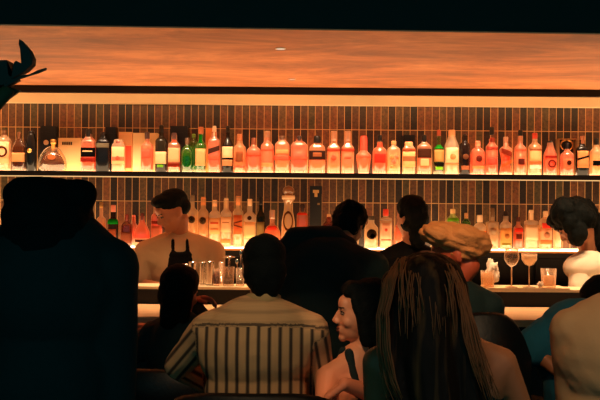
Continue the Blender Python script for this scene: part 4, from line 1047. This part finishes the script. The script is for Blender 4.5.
# --- tan shirt guest at the right edge
D = 2.60
TAN2 = mat('sand_shirt', (.82, .64, .46), .9, vary=.06, vscale=9, bump=.12)
hip = P(620, 480, D); hip.z = .66
neck = P(628, 300, D); chest = P(624, 352, D-.02)
t, Mh = person('guest from behind in plain sand-coloured shirt at right edge', head=P(634, 268, D), yaw=-.1, hs=1, neck=neck, chest=chest, hip=hip, sh=.165, cr=(.19, .12),
    arms=[(-1, P(575, 400, D+.02), P(600, 420, D+.25), (.3, .9, 0), (0, 0, -1)), (1, P(690, 400, D+.02), P(660, 420, D+.25), (-.3, .9, 0), (0, 0, -1))],
    legs=seated_legs(hip, seat=.58), shirt=TAN2, trousers=BLACKCLOTH, sleeve=2.0, tr=.010, wr=.006)
hair(t, Mh, HAIRB, SHORT)
chair(hip.x+.02, hip.y-.02, 0, .58, .895, .50, 'black chair behind the sand-coloured shirt at lower right corner')

# --- blond guest seen behind the long-haired one
D = 3.35
BLOND = mat('blond_hair', (.92, .60, .34), .7, bump=.4, bscale=120)
hip = P(452, 450, D); hip.z = .74
neck = P(452, 283, D); chest = P(450, 320, D)
t, Mh = person('guest with tousled blond hair and ruddy cheek behind the long-haired woman', head=P(456, 254, D), yaw=1.35, pitch=-.35, hs=.98, neck=neck, chest=chest, hip=hip, sh=.15, cr=(.15, .11), skin=mat('flushed_skin', (.85, .38, .24), .5),
    arms=[(-1, P(420, 360, D+.02), P(425, 345, D+.25), (.3, .9, 0), (0, 0, -1)), (1, P(488, 360, D+.02), P(480, 350, D+.25), (-.3, .9, 0), (0, 0, -1))],
    legs=seated_legs(hip, seat=.64), shirt=BLACKCLOTH, trousers=BLACKCLOTH, sleeve=2.0)
face_parts(t, Mh, lips=(.6, .25, .2))
hair(t, Mh, BLOND, [('we', P(456, 238, D), (.115, .10, .062)), ('we', P(438, 234, D-.01), (.075, .09, .048)), ('we', P(476, 244, D+.01), (.06, .07, .055)), ('we', P(463, 250, D-.0), (.075, .09, .05))], wr=.007, wsc=11, ridge=lambda p, n_: .010*noise.noise(Vector((p.x*9, p.y*40, (p.z+p.x*.35)*75))))

# --- long-haired woman in front
D = 2.30
def hl_mat():
    m, nt, out = newmat('streaked_hair')
    N = nt.nodes; L = nt.links
    b = N.new('ShaderNodeBsdfPrincipled'); L.new(b.outputs[0], out.inputs[0]); b.inputs['Roughness'].default_value = .6; b.inputs['Specular IOR Level'].default_value = .2
    geo = N.new('ShaderNodeTexCoord'); mp = N.new('ShaderNodeMapping'); mp.inputs['Scale'].default_value = (38, 38, 2.5)
    L.new(geo.outputs['Object'], mp.inputs[0])
    nz = N.new('ShaderNodeTexNoise'); nz.inputs['Scale'].default_value = 1; nz.inputs['Detail'].default_value = 4; L.new(mp.outputs[0], nz.inputs['Vector'])
    cr = N.new('ShaderNodeValToRGB'); L.new(nz.outputs[0], cr.inputs[0])
    cr.color_ramp.elements[0].position = .52; cr.color_ramp.elements[0].color = (*srgb((.15, .085, .05)), 1)
    cr.color_ramp.elements[1].position = .74; cr.color_ramp.elements[1].color = (*srgb((.42, .27, .14)), 1)
    L.new(cr.outputs[0], b.inputs['Base Color'])
    bp = N.new('ShaderNodeBump'); bp.inputs['Strength'].default_value = .6; bp.inputs['Distance'].default_value = .006
    L.new(nz.outputs[0], bp.inputs['Height']); L.new(bp.outputs[0], b.inputs['Normal'])
    return m
STREAK = hl_mat()
hip = P(440, 520, D); hip.z = .66
neck = P(436, 330, D); chest = P(446, 385, D)
t, Mh = person('woman from behind with long dark streaked hair over a dark top, front right of centre', head=P(425, 291, D+.02), yaw=.25, hs=.95, neck=neck, chest=chest, hip=hip, sh=.165, cr=(.15, .10), skin=mat('bronze_skin', (.66, .42, .28), .5),
    arms=[(-1, P(378, 440, D+.05), P(392, 440, D+.27), (.3, .9, 0), (0, 0, -1)), (1, P(524, 420, D+.02), P(500, 430, D+.26), (-.3, .9, 0), (0, 0, -1))],
    legs=seated_legs(hip, seat=.56), shirt=BLACKCLOTH, trousers=BLACKCLOTH, strap=True, shirt_name='tank_top', wr=.003)
rid = lambda p, n_: .0035*noise.noise(Vector((p.x*60, p.y*60, p.z*5)))
hair(t, Mh, STREAK, [('e', (0, -.025, .030), (.104, .108, .088)), ('e', (0, -.05, -.02), (.106, .09, .09)),
     ('wc', P(398, 285, D-.05), .045, P(394, 345, D-.085), .04), ('wc', P(394, 345, D-.085), .04, P(400, 410, D-.11), .032),
     ('wc', P(425, 280, D-.07), .075, P(425, 350, D-.10), .075), ('wc', P(425, 350, D-.10), .075, P(438, 430, D-.12), .06),
     ('wc', P(448, 285, D-.05), .05, P(460, 345, D-.09), .045), ('wc', P(460, 345, D-.09), .045, P(474, 415, D-.11), .035)], wr=.004, wsc=10, voxel=.008, ridge=rid)
# light strands falling over both sides of the dark hair, one soft mass of fine hairs
LOCK = mat('honey_hair', (.60, .35, .18), .6, vary=.35, vscale=25)
rs = random.Random(3)
def strand_side(rows, n, spread, nm='hair_strands'):
    b = BM()
    for q in range(n):
        u = rs.random(); ph = rs.random()*6; k0 = rs.random()*.25; k1 = .7+rs.random()*.3
        pts = []
        for i in range(15):
            v = k0+(k1-k0)*i/14; f = v*(len(rows)-1); a = min(int(f), len(rows)-2); w_ = f-a
            A_ = [rows[a][0][c]*(1-u)+rows[a][1][c]*u for c in range(3)]; B_ = [rows[a+1][0][c]*(1-u)+rows[a+1][1][c]*u for c in range(3)]
            p = [A_[c]*(1-w_)+B_[c]*w_ for c in range(3)]
            pts.append(P(p[0]+math.sin(ph+i*.45)*spread, p[1], p[2]+math.sin(ph*2+i*.3)*.006))
        tube(b, pts, .0019, 5, .0008)
    o = local(mesh_obj(nm, b, LOCK, t, True), t); o['kind'] = 'stuff'
strand_side([((398, 258, D-.07), (406, 256, D-.08)), ((385, 280, D-.085), (396, 278, D-.12)), ((377, 315, D-.10), (388, 312, D-.14)), ((377, 350, D-.11), (390, 350, D-.15)), ((382, 380, D-.12), (396, 380, D-.155)), ((390, 404, D-.13), (406, 404, D-.16))], 90, 1.2)
strand_side([((446, 262, D-.07), (452, 264, D-.07)), ((456, 285, D-.10), (464, 285, D-.08)), ((462, 315, D-.13), (472, 315, D-.10)), ((466, 345, D-.145), (482, 348, D-.11)), ((474, 375, D-.155), (494, 380, D-.12)), ((482, 404, D-.16), (504, 404, D-.13))], 70, 1.6)
strand_side([((400, 257, D-.08), (448, 260, D-.08)), ((398, 275, D-.135), (452, 276, D-.12)), ((398, 300, D-.155), (456, 300, D-.14)), ((400, 340, D-.175), (458, 340, D-.16))], 46, 1.4)
chair(hip.x, hip.y-.02, 0, .56, .74, .44, 'black chair of the long-haired woman')

# --- woman in profile, centre
D = 3.05
FAIR = mat('fair_skin', (.90, .62, .46), .45)
hip = P(364, 470, D); hip.z = .56
neck = P(366, 350, D); chest = P(362, 386, D)
t, Mh = person('dark-haired woman in profile facing left with bare shoulders and dark tank top', head=P(362, 313, D), yaw=1.68, pitch=.02, hroll=0, hs=.96, neck=neck, chest=chest, hip=hip, sh=.150, rot=.5, cr=(.13, .09), skin=FAIR,
    arms=[(-1, P(325, 398, D-.14), P(345, 420, D-.25), (.6, .3, 0), (0, 0, -1)), (1, P(383, 398, D-.10), P(345, 384, D-.22), (-.8, .1, -.6), (0, 0, -1))],
    legs=seated_legs(hip, (.05, 1), seat=.45), shirt=BLACKCLOTH, trousers=BLACKCLOTH, strap=True, shirt_name='tank_top', voxel=.005, wr=.002)
face_parts(t, Mh, lips=(.72, .22, .18))
hair(t, Mh, HAIRB, [('e', (.076, -.004, -.002), (.016, .034, .05)), ('e', (-.076, -.004, -.002), (.016, .034, .05)), ('e', (0, -.035, .050), (.086, .098, .085)), ('e', (0, -.07, -.01), (.082, .066, .09)), ('c', (-.035, .060, .080), .020, (.035, .060, .080), .020), ('e', (0, .035, .088), (.066, .045, .036)), ('c', (-.066, .040, .055), .018, (-.074, .012, -.01), .024), ('c', (-.074, .012, -.01), .024, (-.074, -.008, -.09), .028), ('c', (.066, .040, .055), .018, (.074, .012, -.01), .024), ('c', (.074, .012, -.01), .024, (.072, -.008, -.09), .028),
     ('c', (0, -.08, -.05), .06, (0, -.085, -.17), .055), ('c', (-.06, -.04, -.04), .035, (-.055, -.06, -.16), .035), ('c', (.06, -.05, -.04), .035, (.055, -.07, -.16), .035)], wr=.004)
chair(hip.x+.03, hip.y-.02, .5, .45, .70, .46, 'black chair of the woman in profile')

# dark rounded chair back beyond the long-haired woman
chair(P(480, 330, 3.1).x-.0, 3.31, .05, .62, 1.098, .36, 'black chair with tall rounded back between long-haired woman and blue shirt', round_top=True)

# ------------------------------------------------------------------ tropical flower hanging in from the left
D = 1.8
BR = mat('dark_bract', (.13, .12, .10), .6)
OL = mat('olive_leaf', (.26, .26, .15), .7, vary=.3, vscale=30)
t = thing('tropical_plant', 'tall dark plant with beak-shaped flower and thin leaf at upper left edge', 'plant', (-1.05, D, 0))
b = BM(); lathe(b, [(.13, 0), (.17, .3), (.18, .32), (.16, .32), (.15, .28), (.001, .27)], 28); mesh_obj('pot', b, BLACK, t, True)
mesh_stem = tube(BM(), [Vector((0, 0, .25)), Vector((.02, 0, .9)), Vector((.12, 0, 1.4)), P(-40, 150, D)-t.location, P(-8, 108, D)-t.location, P(10, 88, D)-t.location], .022, 10, .014)
mesh_obj('stem', mesh_stem, OL, t, True)
def leafpoly(nm, pts, th, m, shift=0, sub=True):
    b = BM(); fr = []; bk = []
    for (x, y) in pts:
        p = P(x, y, D+shift)-t.location
        fr.append(b.verts.new(p+Vector((0, -th, 0)))); bk.append(b.verts.new(p+Vector((0, th, 0))))
    b.faces.new(fr); b.faces.new(bk[::-1])
    for i in range(len(pts)):
        j = (i+1) % len(pts); b.faces.new((fr[j], fr[i], bk[i], bk[j]))
    bmesh.ops.triangulate(b, faces=[f for f in b.faces if len(f.verts) > 4])
    mesh_obj(nm, b, m, t)
leafpoly('flower_bract', [(21, 40), (25, 44), (31, 51), (34.5, 59), (34, 65), (28, 71), (20, 76), (13, 79.5), (14, 73), (16, 63), (18, 61.5), (20, 63), (23, 64), (24, 60), (22.5, 52), (20.5, 45)], .012, BR)
leafpoly('broad_bract', [(-12, 62), (10, 61.5), (11.5, 76), (14, 78), (18, 80), (6, 86), (-14, 90)], .02, BR, .01)
leafpoly('thin_leaf', [(4, 85), (20, 76), (30, 74.5), (38, 70.5), (46.5, 68), (46, 70), (38, 73.5), (30, 75.7), (20, 79), (6, 87)], .004, BR, -.01)
leafpoly('broad_leaf', [(-14, 84), (6, 82), (12, 88), (21, 90.5), (16, 94), (9, 99), (4, 104), (-3, 110), (-16, 116)], .006, OL, .02)
